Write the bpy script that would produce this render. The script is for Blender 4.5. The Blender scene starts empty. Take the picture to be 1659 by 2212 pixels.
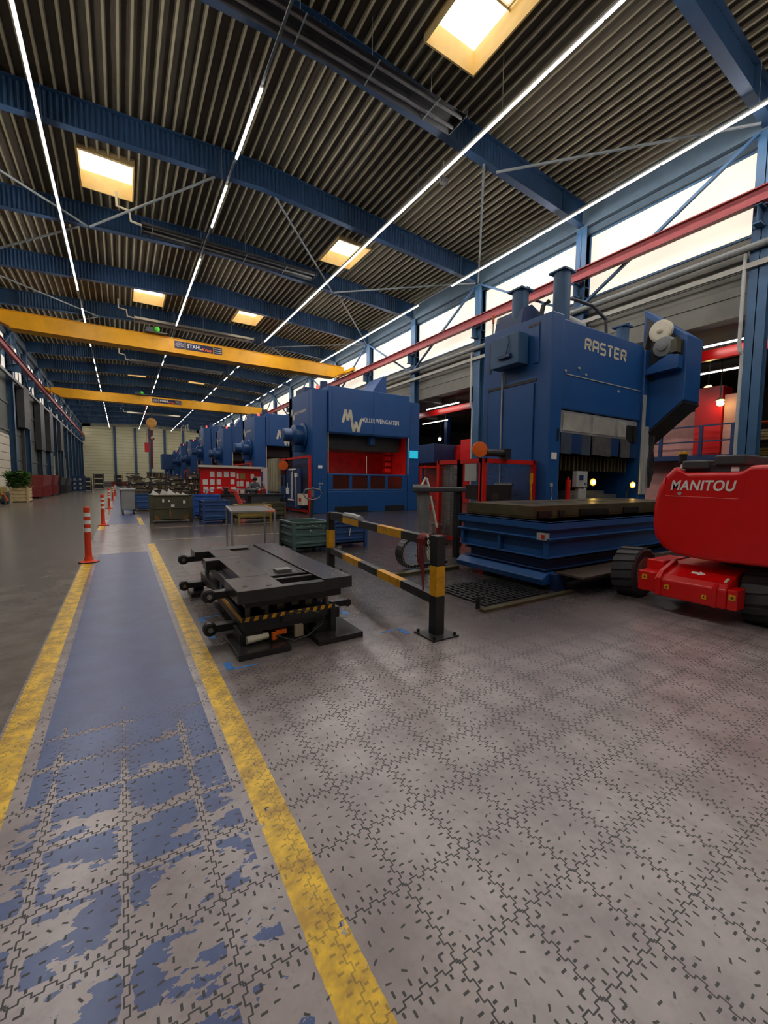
import bpy, math, random
from mathutils import Vector, Matrix
random.seed(7)
PI = math.pi
scene = bpy.context.scene
COL = scene.collection
# ------------------------------------------------------------------ camera
F_PX = 902.2
cam_d = bpy.data.cameras.new('camera'); cam = bpy.data.objects.new('camera', cam_d); COL.objects.link(cam)
yaw, pitch, roll = math.radians(32.14), math.radians(4.257), math.radians(-0.527)
fw = Vector((math.sin(yaw)*math.cos(pitch), math.cos(yaw)*math.cos(pitch), -math.sin(pitch)))
r0 = Vector((math.cos(yaw), -math.sin(yaw), 0)); d0 = fw.cross(r0)
rr = math.cos(roll)*r0 + math.sin(roll)*d0
dd = -math.sin(roll)*r0 + math.cos(roll)*d0
M = Matrix((rr, -dd, -fw)).transposed().to_4x4(); M.translation = (0, 0, 1.532)
cam.matrix_world = M
cam_d.sensor_fit = 'HORIZONTAL'; cam_d.sensor_width = 36.0; cam_d.lens = 36.0*F_PX/1659.0
cam_d.clip_start = 0.05; cam_d.clip_end = 400
scene.camera = cam
# ------------------------------------------------------------------ view, world, light levels
vs = scene.view_settings
vs.view_transform = 'Standard'; vs.look = 'None'; vs.exposure = 0.0; vs.gamma = 1.0; vs.use_curve_mapping = False
W = bpy.data.worlds.new('world'); scene.world = W; W.use_nodes = True
W.node_tree.nodes['Background'].inputs[0].default_value = (0.85, 0.92, 1.0, 1)
W.node_tree.nodes['Background'].inputs[1].default_value = 0.6
TUBE = 98.0          # hall strip lamps
PANE = 1.0          # daylight seen in the windows
SKY_PANE = 2.2       # roof lights
SIDE_TUBE = 16.0
cy = scene.cycles
cy.max_bounces = 7; cy.diffuse_bounces = 4; cy.glossy_bounces = 3; cy.transmission_bounces = 4
cy.sample_clamp_indirect = 2.0; cy.sample_clamp_direct = 8.0
cy.caustics_reflective = False; cy.caustics_refractive = False
cy.use_denoising = True
try: cy.use_light_tree = True
except Exception: pass

# ------------------------------------------------------------------ helpers
def lin(c):
    c = c/255.0
    return c/12.92 if c <= 0.04045 else ((c+0.055)/1.055)**2.4
def C(r, g, b): return (lin(r), lin(g), lin(b), 1)

class NT:
    def __init__(s, name):
        s.mat = bpy.data.materials.new(name); s.mat.use_nodes = True
        s.t = s.mat.node_tree; s.b = s.t.nodes['Principled BSDF']
    def n(s, typ, **kw):
        x = s.t.nodes.new(typ)
        for k, v in kw.items(): setattr(x, k, v)
        return x
    def put(s, inp, v):
        if hasattr(v, 'is_output'): s.t.links.new(v, inp)
        else: inp.default_value = v
    def m(s, op, a, b=0.0, c=0.0, clamp=False):
        x = s.n('ShaderNodeMath', operation=op, use_clamp=clamp)
        s.put(x.inputs[0], a); s.put(x.inputs[1], b)
        if op in ('MULTIPLY_ADD', 'SMOOTH_MIN', 'WRAP', 'COMPARE'): s.put(x.inputs[2], c)
        return x.outputs[0]
    def mix(s, f, a, b):
        x = s.n('ShaderNodeMix', data_type='RGBA'); s.put(x.inputs[0], f); s.put(x.inputs[6], a); s.put(x.inputs[7], b)
        return x.outputs[2]
    def noise(s, vec, scale, detail=4, rough=0.55):
        x = s.n('ShaderNodeTexNoise'); x.inputs['Scale'].default_value = scale
        x.inputs['Detail'].default_value = detail; x.inputs['Roughness'].default_value = rough
        if vec is not None: s.put(x.inputs['Vector'], vec)
        return x.outputs[0]
    def lt(s, a, b): return s.m('LESS_THAN', a, b)
    def gt(s, a, b): return s.m('GREATER_THAN', a, b)
    def mul(s, *a):
        o = a[0]
        for q in a[1:]: o = s.m('MULTIPLY', o, q)
        return o
    def mx(s, *a):
        o = a[0]
        for q in a[1:]: o = s.m('MAXIMUM', o, q)
        return o
    def rng(s, x, a, b):          # 1 where a < x < b
        return s.m('LESS_THAN', s.m('ABSOLUTE', s.m('SUBTRACT', x, (a+b)/2)), (b-a)/2)
    def ramp(s, x, a, b):         # 0 at a, 1 at b
        y = s.n('ShaderNodeMapRange'); s.put(y.inputs[0], x); y.inputs[1].default_value = a; y.inputs[2].default_value = b
        return y.outputs[0]

_mats = {}
def mat(name, col, rough=0.5, metal=0.0, var=0.18, scale=3.0, bump=0.0, spec=0.5, grime=None, gscale=1.2, gamt=0.35):
    if name in _mats: return _mats[name]
    t = NT(name); tc = t.n('ShaderNodeTexCoord').outputs['Object']
    a = t.noise(tc, scale, 5)
    lo = tuple(c*(1-var) for c in col[:3])+(1,); hi = tuple(min(1, c*(1+var)) for c in col[:3])+(1,)
    c = t.mix(t.ramp(a, 0.3, 0.7), lo, hi)
    if grime:
        g = t.m('MULTIPLY', t.ramp(t.noise(tc, gscale, 6, 0.65), 0.48, 0.72), gamt)
        c = t.mix(g, c, grime)
    t.put(t.b.inputs['Base Color'], c)
    t.b.inputs['Roughness'].default_value = rough
    t.b.inputs['Metallic'].default_value = metal
    t.b.inputs['Specular IOR Level'].default_value = spec
    if bump:
        bn = t.n('ShaderNodeBump'); bn.inputs['Strength'].default_value = bump; bn.inputs['Distance'].default_value = 0.01
        t.put(bn.inputs['Height'], t.noise(tc, scale*6, 4)); t.put(t.b.inputs['Normal'], bn.outputs[0])
    _mats[name] = t.mat
    return t.mat
def emit(name, col, strength):
    if name in _mats: return _mats[name]
    t = NT(name); t.b.inputs['Base Color'].default_value = tuple(col[:3])+(1,)
    t.b.inputs['Emission Color'].default_value = tuple(col[:3])+(1,); t.b.inputs['Emission Strength'].default_value = strength
    t.b.inputs['Roughness'].default_value = 0.4
    _mats[name] = t.mat
    return t.mat

class MB:
    """collects shapes that become ONE mesh object"""
    def __init__(s): s.v = []; s.f = []; s.mi = []
    def add(s, vs_, fs, mi=0):
        o = len(s.v); s.v += [tuple(p) for p in vs_]
        for q in fs: s.f.append(tuple(i+o for i in q)); s.mi.append(mi)
        return s
    def box(s, x0, x1, y0, y1, z0, z1, mi=0):
        p = [(x0,y0,z0),(x1,y0,z0),(x1,y1,z0),(x0,y1,z0),(x0,y0,z1),(x1,y0,z1),(x1,y1,z1),(x0,y1,z1)]
        return s.add(p, [(0,3,2,1),(4,5,6,7),(0,1,5,4),(1,2,6,5),(2,3,7,6),(3,0,4,7)], mi)
    def bar(s, a, b, w, h, mi=0, up=(0,0,1)):
        a = Vector(a); b = Vector(b); d = (b-a).normalized(); u = Vector(up)
        if abs(d.dot(u)) > 0.98: u = Vector((0,1,0))
        sd = d.cross(u).normalized(); u = sd.cross(d).normalized()
        p = [q + sx*sd*w/2 + sz*u*h/2 for q in (a, b) for sx, sz in ((-1,-1),(1,-1),(1,1),(-1,1))]
        return s.add(p, [(0,1,2,3),(7,6,5,4),(0,4,5,1),(1,5,6,2),(2,6,7,3),(3,7,4,0)], mi)
    def cyl(s, a, b, r, n=14, mi=0, r1=None):
        a = Vector(a); b = Vector(b); d = (b-a).normalized(); u = Vector((0,0,1)) if abs(d.z) < 0.9 else Vector((1,0,0))
        e = d.cross(u).normalized(); g = d.cross(e); r1 = r if r1 is None else r1
        p = [a + r*(math.cos(2*PI*i/n)*e + math.sin(2*PI*i/n)*g) for i in range(n)]
        p += [b + r1*(math.cos(2*PI*i/n)*e + math.sin(2*PI*i/n)*g) for i in range(n)]
        fs = [(i, i+n, (i+1) % n+n, (i+1) % n) for i in range(n)] + [tuple(range(n)), tuple(range(2*n-1, n-1, -1))]
        return s.add(p, fs, mi)
    def lathe(s, prof, axis_o, axis_d, n=20, mi=0):
        """prof: list of (along, radius)"""
        a = Vector(axis_o); d = Vector(axis_d).normalized(); u = Vector((0,0,1)) if abs(d.z) < 0.9 else Vector((1,0,0))
        e = d.cross(u).normalized(); g = d.cross(e); p = []
        for t_, r in prof:
            p += [a + d*t_ + r*(math.cos(2*PI*i/n)*e + math.sin(2*PI*i/n)*g) for i in range(n)]
        fs = []
        for k in range(len(prof)-1):
            fs += [(k*n+i, (k+1)*n+i, (k+1)*n+(i+1) % n, k*n+(i+1) % n) for i in range(n)]
        fs += [tuple(range(n)), tuple(range(len(prof)*n-1, (len(prof)-1)*n-1, -1))]
        return s.add(p, fs, mi)
    def prism(s, pts, axis, a0, a1, mi=0):
        """pts 2-D polygon in the plane normal to axis ('x': (y,z), 'y': (x,z), 'z': (x,y))"""
        def mk(q, a): return {'x': (a, q[0], q[1]), 'y': (q[0], a, q[1]), 'z': (q[0], q[1], a)}[axis]
        n = len(pts); p = [mk(q, a0) for q in pts] + [mk(q, a1) for q in pts]
        fs = [(i, (i+1) % n, (i+1) % n+n, i+n) for i in range(n)] + [tuple(range(n-1, -1, -1)), tuple(range(n, 2*n))]
        return s.add(p, fs, mi)
    def loft(s, secs, mi=0):
        n = len(secs[0]); p = [q for sec in secs for q in sec]; fs = []
        for k in range(len(secs)-1):
            fs += [(k*n+i, k*n+(i+1) % n, (k+1)*n+(i+1) % n, (k+1)*n+i) for i in range(n)]
        fs += [tuple(range(n-1, -1, -1)), tuple(range((len(secs)-1)*n, len(secs)*n))]
        return s.add(p, fs, mi)
    def tube(s, pts, r, n=8, mi=0):
        pts = [Vector(q) for q in pts]; rings = []
        for i, q in enumerate(pts):
            d = (pts[min(i+1, len(pts)-1)] - pts[max(i-1, 0)]).normalized()
            u = Vector((0,0,1)) if abs(d.z) < 0.9 else Vector((1,0,0))
            e = d.cross(u).normalized(); g = d.cross(e)
            rings.append([q + r*(math.cos(2*PI*k/n)*e + math.sin(2*PI*k/n)*g) for k in range(n)])
        return s.loft(rings, mi)
    def build(s, name, mats, parent=None, bevel=0.0, smooth=False, seg=2, local=False):
        me = bpy.data.meshes.new(name)
        off = Vector((0,0,0)); q = parent
        while q is not None and not local: off += q.location; q = q.parent
        me.from_pydata([tuple(Vector(p)-off) for p in s.v], [], s.f)
        if not isinstance(mats, (list, tuple)): mats = [mats]
        for m_ in mats: me.materials.append(m_)
        me.polygons.foreach_set('material_index', s.mi)
        if smooth: me.polygons.foreach_set('use_smooth', [True]*len(me.polygons))
        me.update()
        import bmesh
        bm = bmesh.new(); bm.from_mesh(me); bmesh.ops.recalc_face_normals(bm, faces=bm.faces); bm.to_mesh(me); bm.free()
        o = bpy.data.objects.new(name, me); COL.objects.link(o)
        if parent is not None: o.parent = parent
        if bevel:
            md = o.modifiers.new('bevel', 'BEVEL'); md.width = bevel; md.segments = seg; md.limit_method = 'ANGLE'; md.angle_limit = 0.6
        return o
def tag(o, label, cat, group=None, kind=None):
    o['label'] = label; o['category'] = cat
    if group: o['group'] = group
    if kind: o['kind'] = kind
    return o
def thing(name, loc, label, cat, group=None):
    o = bpy.data.objects.new(name, None); o.empty_display_size = 0.2; o.location = loc; COL.objects.link(o)
    return tag(o, label, cat, group)
def struct(o):
    o['kind'] = 'structure'; return o
def copy_tree(o, parent=None):
    c = o.copy(); COL.objects.link(c)
    if parent is not None: c.parent = parent
    for ch in list(o.children): copy_tree(ch, c)
    return c
def dup(o, loc, label, group=None, rz=None, scale=None):
    c = copy_tree(o); c.location = loc; c['label'] = label
    if group: c['group'] = group
    if rz is not None: c.rotation_euler = (0, 0, rz)
    if scale: c.scale = scale
    return c
ORD = ['nearest','second nearest','third nearest','fourth nearest','fifth nearest','sixth nearest','seventh nearest','eighth nearest','ninth nearest','tenth nearest',
       'eleventh nearest','twelfth nearest','thirteenth nearest','fourteenth nearest','fifteenth nearest','sixteenth nearest','seventeenth nearest','eighteenth nearest','nineteenth nearest','twentieth nearest']
def lettering(body, width, m_, parent, origin, facing, bold=0.0, shear=0.0, height=None, name='lettering', depth=0.004):
    """flat letters; origin = lower left corner; facing '-y' reads along +x, '-x' reads along -y"""
    cu = bpy.data.curves.new('t', 'FONT'); cu.body = body; cu.size = 1; cu.offset = bold; cu.shear = shear; cu.extrude = 0.02; cu.space_character = 1.0+bold*3
    ob = bpy.data.objects.new('t', cu); COL.objects.link(ob)
    dg = bpy.context.evaluated_depsgraph_get(); me = bpy.data.meshes.new_from_object(ob.evaluated_get(dg))
    bpy.data.objects.remove(ob); bpy.data.curves.remove(cu)
    xs = [v.co.x for v in me.vertices]; ys = [v.co.y for v in me.vertices]
    x0, x1, y0, y1 = min(xs), max(xs), min(ys), max(ys)
    sx = width/(x1-x0); sy = (height/(y1-y0)) if height else sx
    off = Vector((0,0,0)); q = parent
    while q is not None: off += q.location; q = q.parent
    O = Vector(origin)-off
    for v in me.vertices:
        a = (v.co.x-x0)*sx; b = (v.co.y-y0)*sy; d = (0.02+v.co.z)*depth/0.04
        v.co = (O.x+a, O.y-d, O.z+b) if facing == '-y' else (O.x-d, O.y-a, O.z+b)
    me.materials.clear(); me.materials.append(m_); me.name = name
    o = bpy.data.objects.new(name, me); COL.objects.link(o); o.parent = parent
    return o
def strokes(glyphs, m_, parent, name, origin, facing, w, depth=0.006):
    """letters made of straight strokes, units of metres from origin"""
    b = MB()
    for (x0, z0, x1, z1) in glyphs:
        if facing == '-y': b.bar((origin[0]+x0, origin[1]-depth/2, origin[2]+z0), (origin[0]+x1, origin[1]-depth/2, origin[2]+z1), w, depth, up=(0,1,0))
        else: b.bar((origin[0]-depth/2, origin[1]-x0, origin[2]+z0), (origin[0]-depth/2, origin[1]-x1, origin[2]+z1), w, depth, up=(1,0,0))
    return b.build(name, m_, parent)

# ------------------------------------------------------------------ materials
m_blue = mat('press_blue', C(24, 78, 138), 0.42, var=0.12, scale=1.2, grime=C(20, 45, 75), gamt=0.4)
m_blue_d = mat('dark_blue', C(22, 52, 98), 0.45, var=0.15, scale=2)
m_steelblue = mat('structural_blue', C(50, 88, 122), 0.5, var=0.12, scale=1.5)
m_beam = mat('roof_beam_blue', C(38, 70, 104), 0.5, var=0.12, scale=1.5)
m_brace = mat('brace_grey', C(120, 128, 130), 0.5, var=0.12)
m_yellow = mat('crane_yellow', C(246, 176, 12), 0.42, var=0.06, scale=1.5, grime=C(170, 110, 10), gamt=0.3)
m_red = mat('cage_red', C(205, 28, 16), 0.4, var=0.12)
m_redm = mat('machine_red', C(214, 12, 14), 0.3, var=0.05, spec=0.6)
m_railred = mat('rail_red', C(150, 60, 62), 0.5, var=0.15)
m_dkred = mat('dull_red', C(120, 38, 36), 0.6, var=0.25)
m_black = mat('black_steel', C(34, 34, 34), 0.42, var=0.3, scale=4)
m_rubber = mat('rubber', C(58, 58, 60), 0.75, var=0.2, scale=6)
m_plastic = mat('black_plastic', C(62, 62, 66), 0.5, var=0.12)
m_diesteel = mat('die_steel', C(54, 52, 51), 0.26, metal=0.4, var=0.2, scale=5, grime=C(44, 34, 28), gamt=0.3)
m_oily = mat('oily_plate', C(92, 84, 62), 0.32, metal=0.4, var=0.25, scale=3)
m_steel = mat('bare_steel', C(150, 150, 146), 0.32, metal=0.75, var=0.2, scale=4)
m_chrome = mat('galvanised', C(168, 168, 162), 0.4, metal=0.5, var=0.12)
m_white = mat('white_paint', C(238, 236, 228), 0.5, var=0.05)
m_cream = mat('cream_paint', C(214, 206, 182), 0.5, var=0.08)
m_grey = mat('grey_paint', C(120, 122, 120), 0.5, var=0.15)
m_ltgrey = mat('light_grey_paint', C(170, 172, 168), 0.5, var=0.1)
m_dkgrey = mat('dark_grey_paint', C(62, 64, 66), 0.55, var=0.2)
m_orange = mat('safety_orange', C(240, 106, 18), 0.45, var=0.08)
m_orred = mat('bollard_orange', C(226, 66, 22), 0.5, var=0.08)
m_yel2 = mat('hazard_yellow', C(224, 160, 14), 0.5, var=0.15, grime=C(60, 45, 15), gscale=6, gamt=0.5)
m_green = mat('crate_green', C(82, 108, 104), 0.55, var=0.18, scale=4, grime=C(40, 48, 44), gamt=0.5)
m_crblue = mat('crate_blue', C(40, 76, 128), 0.55, var=0.2, scale=4, grime=C(30, 45, 66), gamt=0.5)
m_olive = mat('olive_paint', C(74, 72, 54), 0.55, var=0.25, scale=3, grime=C(110, 84, 40), gamt=0.4)
m_ochre = mat('ochre_paint', C(150, 130, 62), 0.55, var=0.25, scale=4, grime=C(60, 52, 30), gamt=0.5)
m_paper = mat('paper', C(226, 222, 212), 0.7, var=0.04)
m_wood = mat('pale_wood', C(200, 178, 130), 0.7, var=0.12, scale=5)
m_leaf = mat('leaf_green', C(84, 128, 52), 0.6, var=0.35, scale=6)
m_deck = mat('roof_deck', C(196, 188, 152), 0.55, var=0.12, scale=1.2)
m_deck_d = mat('roof_deck_recess', C(104, 97, 82), 0.7, var=0.15, scale=1.2)  # dark insulation, with shade inside the ribs also put into the colour
m_wallend = None
m_tube = emit('tube_glow', (1.0, 0.95, 0.93), TUBE)
m_pane = emit('daylight_pane', (0.78, 0.70, 0.57), PANE)
m_skyp = emit('rooflight_pane', (0.95, 0.88, 0.74), SKY_PANE)
m_side = emit('side_tube_glow', (1.0, 0.97, 0.9), SIDE_TUBE)
m_warm = emit('warm_lamp_glow', (1.0, 0.78, 0.3), 28)
m_shaft = mat('rooflight_lining', C(236, 206, 140), 0.6, var=0.06)
m_navy = mat('navy_sign', C(24, 26, 66), 0.5, var=0.05)
m_redin = mat('press_inner_red', C(214, 22, 12), 0.5, var=0.25, scale=2, grime=C(90, 10, 8), gamt=0.5)
m_cyan = emit('cyan_glow', (0.02, 0.45, 0.62), 0.7)
m_redlamp = emit('red_lamp_glow', (1.0, 0.12, 0.08), 1.2)

# ================================================================== THE SETTING
XL, XR, YB, YE, RX = -6.7, 16.9, -12.0, 107.2, 5.1
BAYS = [5.2+6*k for k in range(-2, 18)]
XS = 33.0
def zr(x): return 13.12 + 0.7*(1-abs(x-RX)/11.8)

def floor_material():
    t = NT('factory_floor'); P = t.n('ShaderNodeNewGeometry').outputs['Position']
    sep = t.n('ShaderNodeSeparateXYZ'); t.put(sep.inputs[0], P); x, y = sep.outputs[0], sep.outputs[1]
    xt = t.m('DIVIDE', t.m('SUBTRACT', x, 0.2656), 0.3); yt = t.m('DIVIDE', t.m('SUBTRACT', y, 0.0056), 0.3)
    fr = lambda q: t.m('FRACT', q)
    u, v = fr(t.m('ADD', xt, 300.0)), fr(t.m('ADD', yt, 300.0))
    su = t.m('MULTIPLY', t.m('SUBTRACT', fr(t.m('ADD', u, 0.5)), 0.5), 0.3)
    sv = t.m('MULTIPLY', t.m('SUBTRACT', fr(t.m('ADD', v, 0.5)), 0.5), 0.3)
    def family(along, s, other):
        ph = fr(t.m('MULTIPLY', along, 5.0))
        off = t.m('MULTIPLY', t.m('SUBTRACT', t.lt(ph, 0.5), 0.5), 0.014)
        seam = t.lt(t.m('ABSOLUTE', t.m('ADD', s, off)), 0.0027)
        jog = t.lt(t.m('ABSOLUTE', t.m('SUBTRACT', t.m('PINGPONG', t.m('MULTIPLY', ph, 2.0), 0.5), 0.0)), 0.085)
        seam = t.mx(seam, t.mul(jog, t.lt(t.m('ABSOLUTE', s), 0.009)))
        a = t.m('ABSOLUTE', s); p2 = fr(t.m('ADD', ph, t.m('MULTIPLY', t.lt(s, 0.0), 0.5)))
        near = t.mul(t.rng(a, 0.0135, 0.0285), t.rng(p2, 0.66, 0.805))
        far = t.mul(t.rng(a, 0.025, 0.046), t.rng(p2, 0.18, 0.315))
        sl = t.mul(t.mx(near, far), t.gt(t.m('ABSOLUTE', other), 0.03))
        return t.mx(seam, sl)
    f1 = family(u, sv, su); f2 = family(v, su, sv)
    # loose slots inside each tile
    cmb = t.n('ShaderNodeCombineXYZ'); t.put(cmb.inputs[0], t.m('MULTIPLY', xt, 5.0)); t.put(cmb.inputs[1], t.m('MULTIPLY', yt, 5.0))
    vor = t.n('ShaderNodeTexVoronoi', voronoi_dimensions='2D'); vor.inputs['Scale'].default_value = 1; vor.inputs['Randomness'].default_value = 0.5
    t.put(vor.inputs['Vector'], cmb.outputs[0])
    sub = t.n('ShaderNodeVectorMath', operation='SUBTRACT'); t.put(sub.inputs[0], cmb.outputs[0]); t.put(sub.inputs[1], vor.outputs['Position'])
    rot = t.n('ShaderNodeVectorRotate', rotation_type='Z_AXIS'); t.put(rot.inputs['Vector'], sub.outputs[0])
    sc = t.n('ShaderNodeSeparateColor'); t.put(sc.inputs[0], vor.outputs['Color']); t.put(rot.inputs['Angle'], t.m('MULTIPLY', sc.outputs[0], 6.2))
    s2 = t.n('ShaderNodeSeparateXYZ'); t.put(s2.inputs[0], rot.outputs[0])
    loose = t.mul(t.lt(t.m('ABSOLUTE', s2.outputs[0]), 0.165), t.lt(t.m('ABSOLUTE', s2.outputs[1]), 0.058),
                  t.lt(t.mx(t.m('ABSOLUTE', t.m('SUBTRACT', u, 0.5)), t.m('ABSOLUTE', t.m('SUBTRACT', v, 0.5))), 0.29))
    slots = t.mx(f1, f2, loose)
    big = t.noise(P, 0.55, 4); mid = t.noise(P, 3.2, 6, 0.62); fine = t.noise(P, 26, 5, 0.6)
    tiles_on = t.mul(t.gt(x, -0.72), t.lt(t.m('ADD', y, t.m('MULTIPLY', mid, 3.0)), 9.6))
    slots = t.m('MULTIPLY', slots, tiles_on)
    # base colours
    lay = t.mix(t.ramp(mid, 0.36, 0.66), C(146, 135, 134), C(172, 161, 159))
    lay = t.mix(t.m('MULTIPLY', t.ramp(big, 0.45, 0.75), 0.3), lay, C(120, 114, 112))
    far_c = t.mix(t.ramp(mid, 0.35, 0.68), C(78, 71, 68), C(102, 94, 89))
    lay = t.mix(t.m('MULTIPLY', t.ramp(t.m('ADD', y, t.m('MULTIPLY', t.m('SUBTRACT', big, .5), 1.6)), 2.2, 4.0), t.ramp(x, .4, .7)), lay, far_c)  # floor darkens towards the die; its dark gloss is put into the colour
    left_c = t.mix(t.ramp(mid, 0.35, 0.66), C(104, 98, 90), C(128, 121, 110))
    lay = t.mix(t.lt(x, -0.66), lay, left_c)
    lay = t.mix(t.m('MULTIPLY', t.ramp(t.noise(P, 1.7, 7, 0.7), 0.60, 0.76), 0.4), lay, C(92, 84, 80))
    lay = t.mix(t.m('MULTIPLY', t.ramp(fine, 0.56, 0.75), 0.18), lay, C(70, 64, 62))
    # ground darkened around presses and machine lift, dark reflections put into the colour
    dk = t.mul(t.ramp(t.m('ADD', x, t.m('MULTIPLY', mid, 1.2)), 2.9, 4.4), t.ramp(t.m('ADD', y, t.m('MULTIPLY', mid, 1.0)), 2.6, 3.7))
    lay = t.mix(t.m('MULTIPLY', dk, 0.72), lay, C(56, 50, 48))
    # painted walkway
    inx = t.rng(x, -0.43, 0.42); iny = t.mx(t.lt(y, 10.1), t.rng(y, 16.5, 90.0))
    str_ = t.n('ShaderNodeMapping'); t.put(str_.inputs[0], P); str_.inputs['Rotation'].default_value = (0, 0, 0.45); str_.inputs['Scale'].default_value = (0.7, 1.5, 1)
    wn = t.noise(str_.outputs[0], 4.6, 5, 0.62)
    seam_d = t.m('MINIMUM', t.m('ABSOLUTE', su), t.m('ABSOLUTE', sv))
    keep = t.m('ADD', t.m('MULTIPLY', t.ramp(y, 2.2, 3.7), 0.40), t.m('MULTIPLY', t.ramp(y, 0.9, 2.3), 0.10)); keep = t.m('ADD', keep, -0.005)
    keep = t.m('ADD', keep, t.m('MULTIPLY', t.ramp(x, -0.1, -0.5), -0.05))
    keep = t.m('ADD', keep, t.mul(t.ramp(seam_d, 0.026, 0.006), t.ramp(y, 4.2, 3.2), -0.22))
    bl = t.mul(t.gt(t.m('ADD', wn, keep), 0.545), inx, iny, t.gt(t.m('ADD', t.m('MULTIPLY', fine, 0.4), keep), -0.0))
    bluec = t.mix(t.ramp(mid, 0.35, 0.65), C(24, 54, 110), C(42, 76, 130))
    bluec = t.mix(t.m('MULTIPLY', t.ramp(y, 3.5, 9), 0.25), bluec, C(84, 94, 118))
    lay = t.mix(t.m('MULTIPLY', bl, 0.95), lay, bluec)
    slots = t.m('MULTIPLY', slots, t.m('SUBTRACT', 1.0, t.mul(bl, t.ramp(y, 2.5, 3.5), 0.92)))
    # worn pale tiles where the walkway is scrubbed
    scr = t.mul(inx, t.rng(y, 10.1, 16.5)); lay = t.mix(t.m('MULTIPLY', scr, 0.1), lay, C(150, 146, 148))
    # yellow edge lines
    wob = t.m('MULTIPLY', t.m('SUBTRACT', fine, 0.5), 0.012)
    xw = t.m('ADD', x, wob)
    yl = t.mx(t.mul(t.rng(xw, 0.475, 0.615), t.mx(t.lt(y, 11.2), t.rng(y, 16, 19))), t.mul(t.rng(xw, -0.645, -0.495), t.mx(t.lt(y, 9.2), t.rng(y, 15.0, 17.0))))
    yc = t.mix(t.ramp(t.noise(P, 9, 6, 0.65), 0.40, 0.62), C(186, 144, 22), C(246, 200, 24))
    yk = t.gt(t.m('ADD', t.noise(P, 14, 5, 0.7), 0.0), 0.36)
    lay = t.mix(t.mul(yl, yk), lay, yc)
    # pale cross lines and a dark painted field further down
    cl = t.mul(t.gt(x, 0.75), t.lt(x, 6.6), t.mx(t.rng(y, 11.75, 11.83), t.rng(y, 14.75, 14.83)))
    lay = t.mix(t.mul(cl, t.gt(mid, 0.42)), lay, C(176, 160, 140))
    lay = t.mix(t.mul(t.rng(x, 0.75, 2.3), t.rng(y, 12.1, 14.4)), lay, C(66, 60, 62))
    slots = t.m('MULTIPLY', slots, t.m('SUBTRACT', 1.0, t.mul(yl, yk, 0.55)))
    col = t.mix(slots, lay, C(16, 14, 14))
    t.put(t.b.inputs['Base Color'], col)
    ro = 0.23
    ro = t.m('ADD', ro, t.m('MULTIPLY', t.mx(slots, t.m('MULTIPLY', yl, 0.6), t.m('MULTIPLY', bl, 0.35)), 0.3), clamp=True)
    t.put(t.b.inputs['Roughness'], ro); t.b.inputs['Specular IOR Level'].default_value = 0.85
    h = t.m('SUBTRACT', t.m('MULTIPLY', mid, 0.05), t.m('MULTIPLY', slots, 1.0))
    bn = t.n('ShaderNodeBump'); bn.inputs['Strength'].default_value = 0.45; bn.inputs['Distance'].default_value = 0.004
    t.put(bn.inputs['Height'], h); t.put(t.b.inputs['Normal'], bn.outputs[0])
    return t.mat
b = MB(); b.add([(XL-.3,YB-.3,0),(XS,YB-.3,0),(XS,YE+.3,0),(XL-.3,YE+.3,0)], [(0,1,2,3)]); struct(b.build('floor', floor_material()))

# roof deck: trapezoidal sheets with real ribs, cut open for the roof lights
HOLES = []
for yy, xs in ((8.75, (1.9, 8.35)), (20.7, (-.1, 10.4)), (32.8, (1.95, 8.4)), (44.8, (-.1, 10.4)), (57, (1.95, 8.4)), (69, (-.1, 10.4)), (81, (1.95, 8.4)), (-3.3, (-.1, 10.4))):
    for xx in xs: HOLES.append((xx-.88, xx+.88, yy-1.18, yy+1.18))
b = MB(); pitch_ = 0.328
x = XL-.25
def deck_face(xa, ha, xb, hb, mi):
    cuts = sorted({xa, xb} | {q for h in HOLES for q in (h[0]-.02, h[1]+.02) if xa < q < xb})
    for p, q in zip(cuts, cuts[1:]):
        f = lambda k: zr(k)+ha+(hb-ha)*(k-xa)/(xb-xa)
        mid_ = (p+q)/2; segs = [(YB-.3, YE+.3)]
        for (hx0, hx1, hy0, hy1) in HOLES:
            if hx0-.02 < mid_ < hx1+.02:
                segs = [w for s_ in segs for w in ((s_[0], min(s_[1], hy0-.02)), (max(s_[0], hy1+.02), s_[1])) if w[1]-w[0] > 0.01]
        for (y0, y1) in segs: b.add([(p, y0, f(p)), (q, y0, f(q)), (q, y1, f(q)), (p, y1, f(p))], [(0,1,2,3)], mi)
while x < XR+.25:
    pr = [(0, 0), (.062, 0), (.095, .13), (.295, .13), (pitch_, 0)]
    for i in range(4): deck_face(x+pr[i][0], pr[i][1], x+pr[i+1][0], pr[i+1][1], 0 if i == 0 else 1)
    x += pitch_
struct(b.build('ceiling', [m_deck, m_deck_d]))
b = MB(); 
b.box(XL-.4, RX, YB-.3, YE+.3, 14.75, 14.8); b.box(RX, XR+.4, YB-.3, YE+.3, 14.75, 14.8)
sky_n = 0
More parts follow.
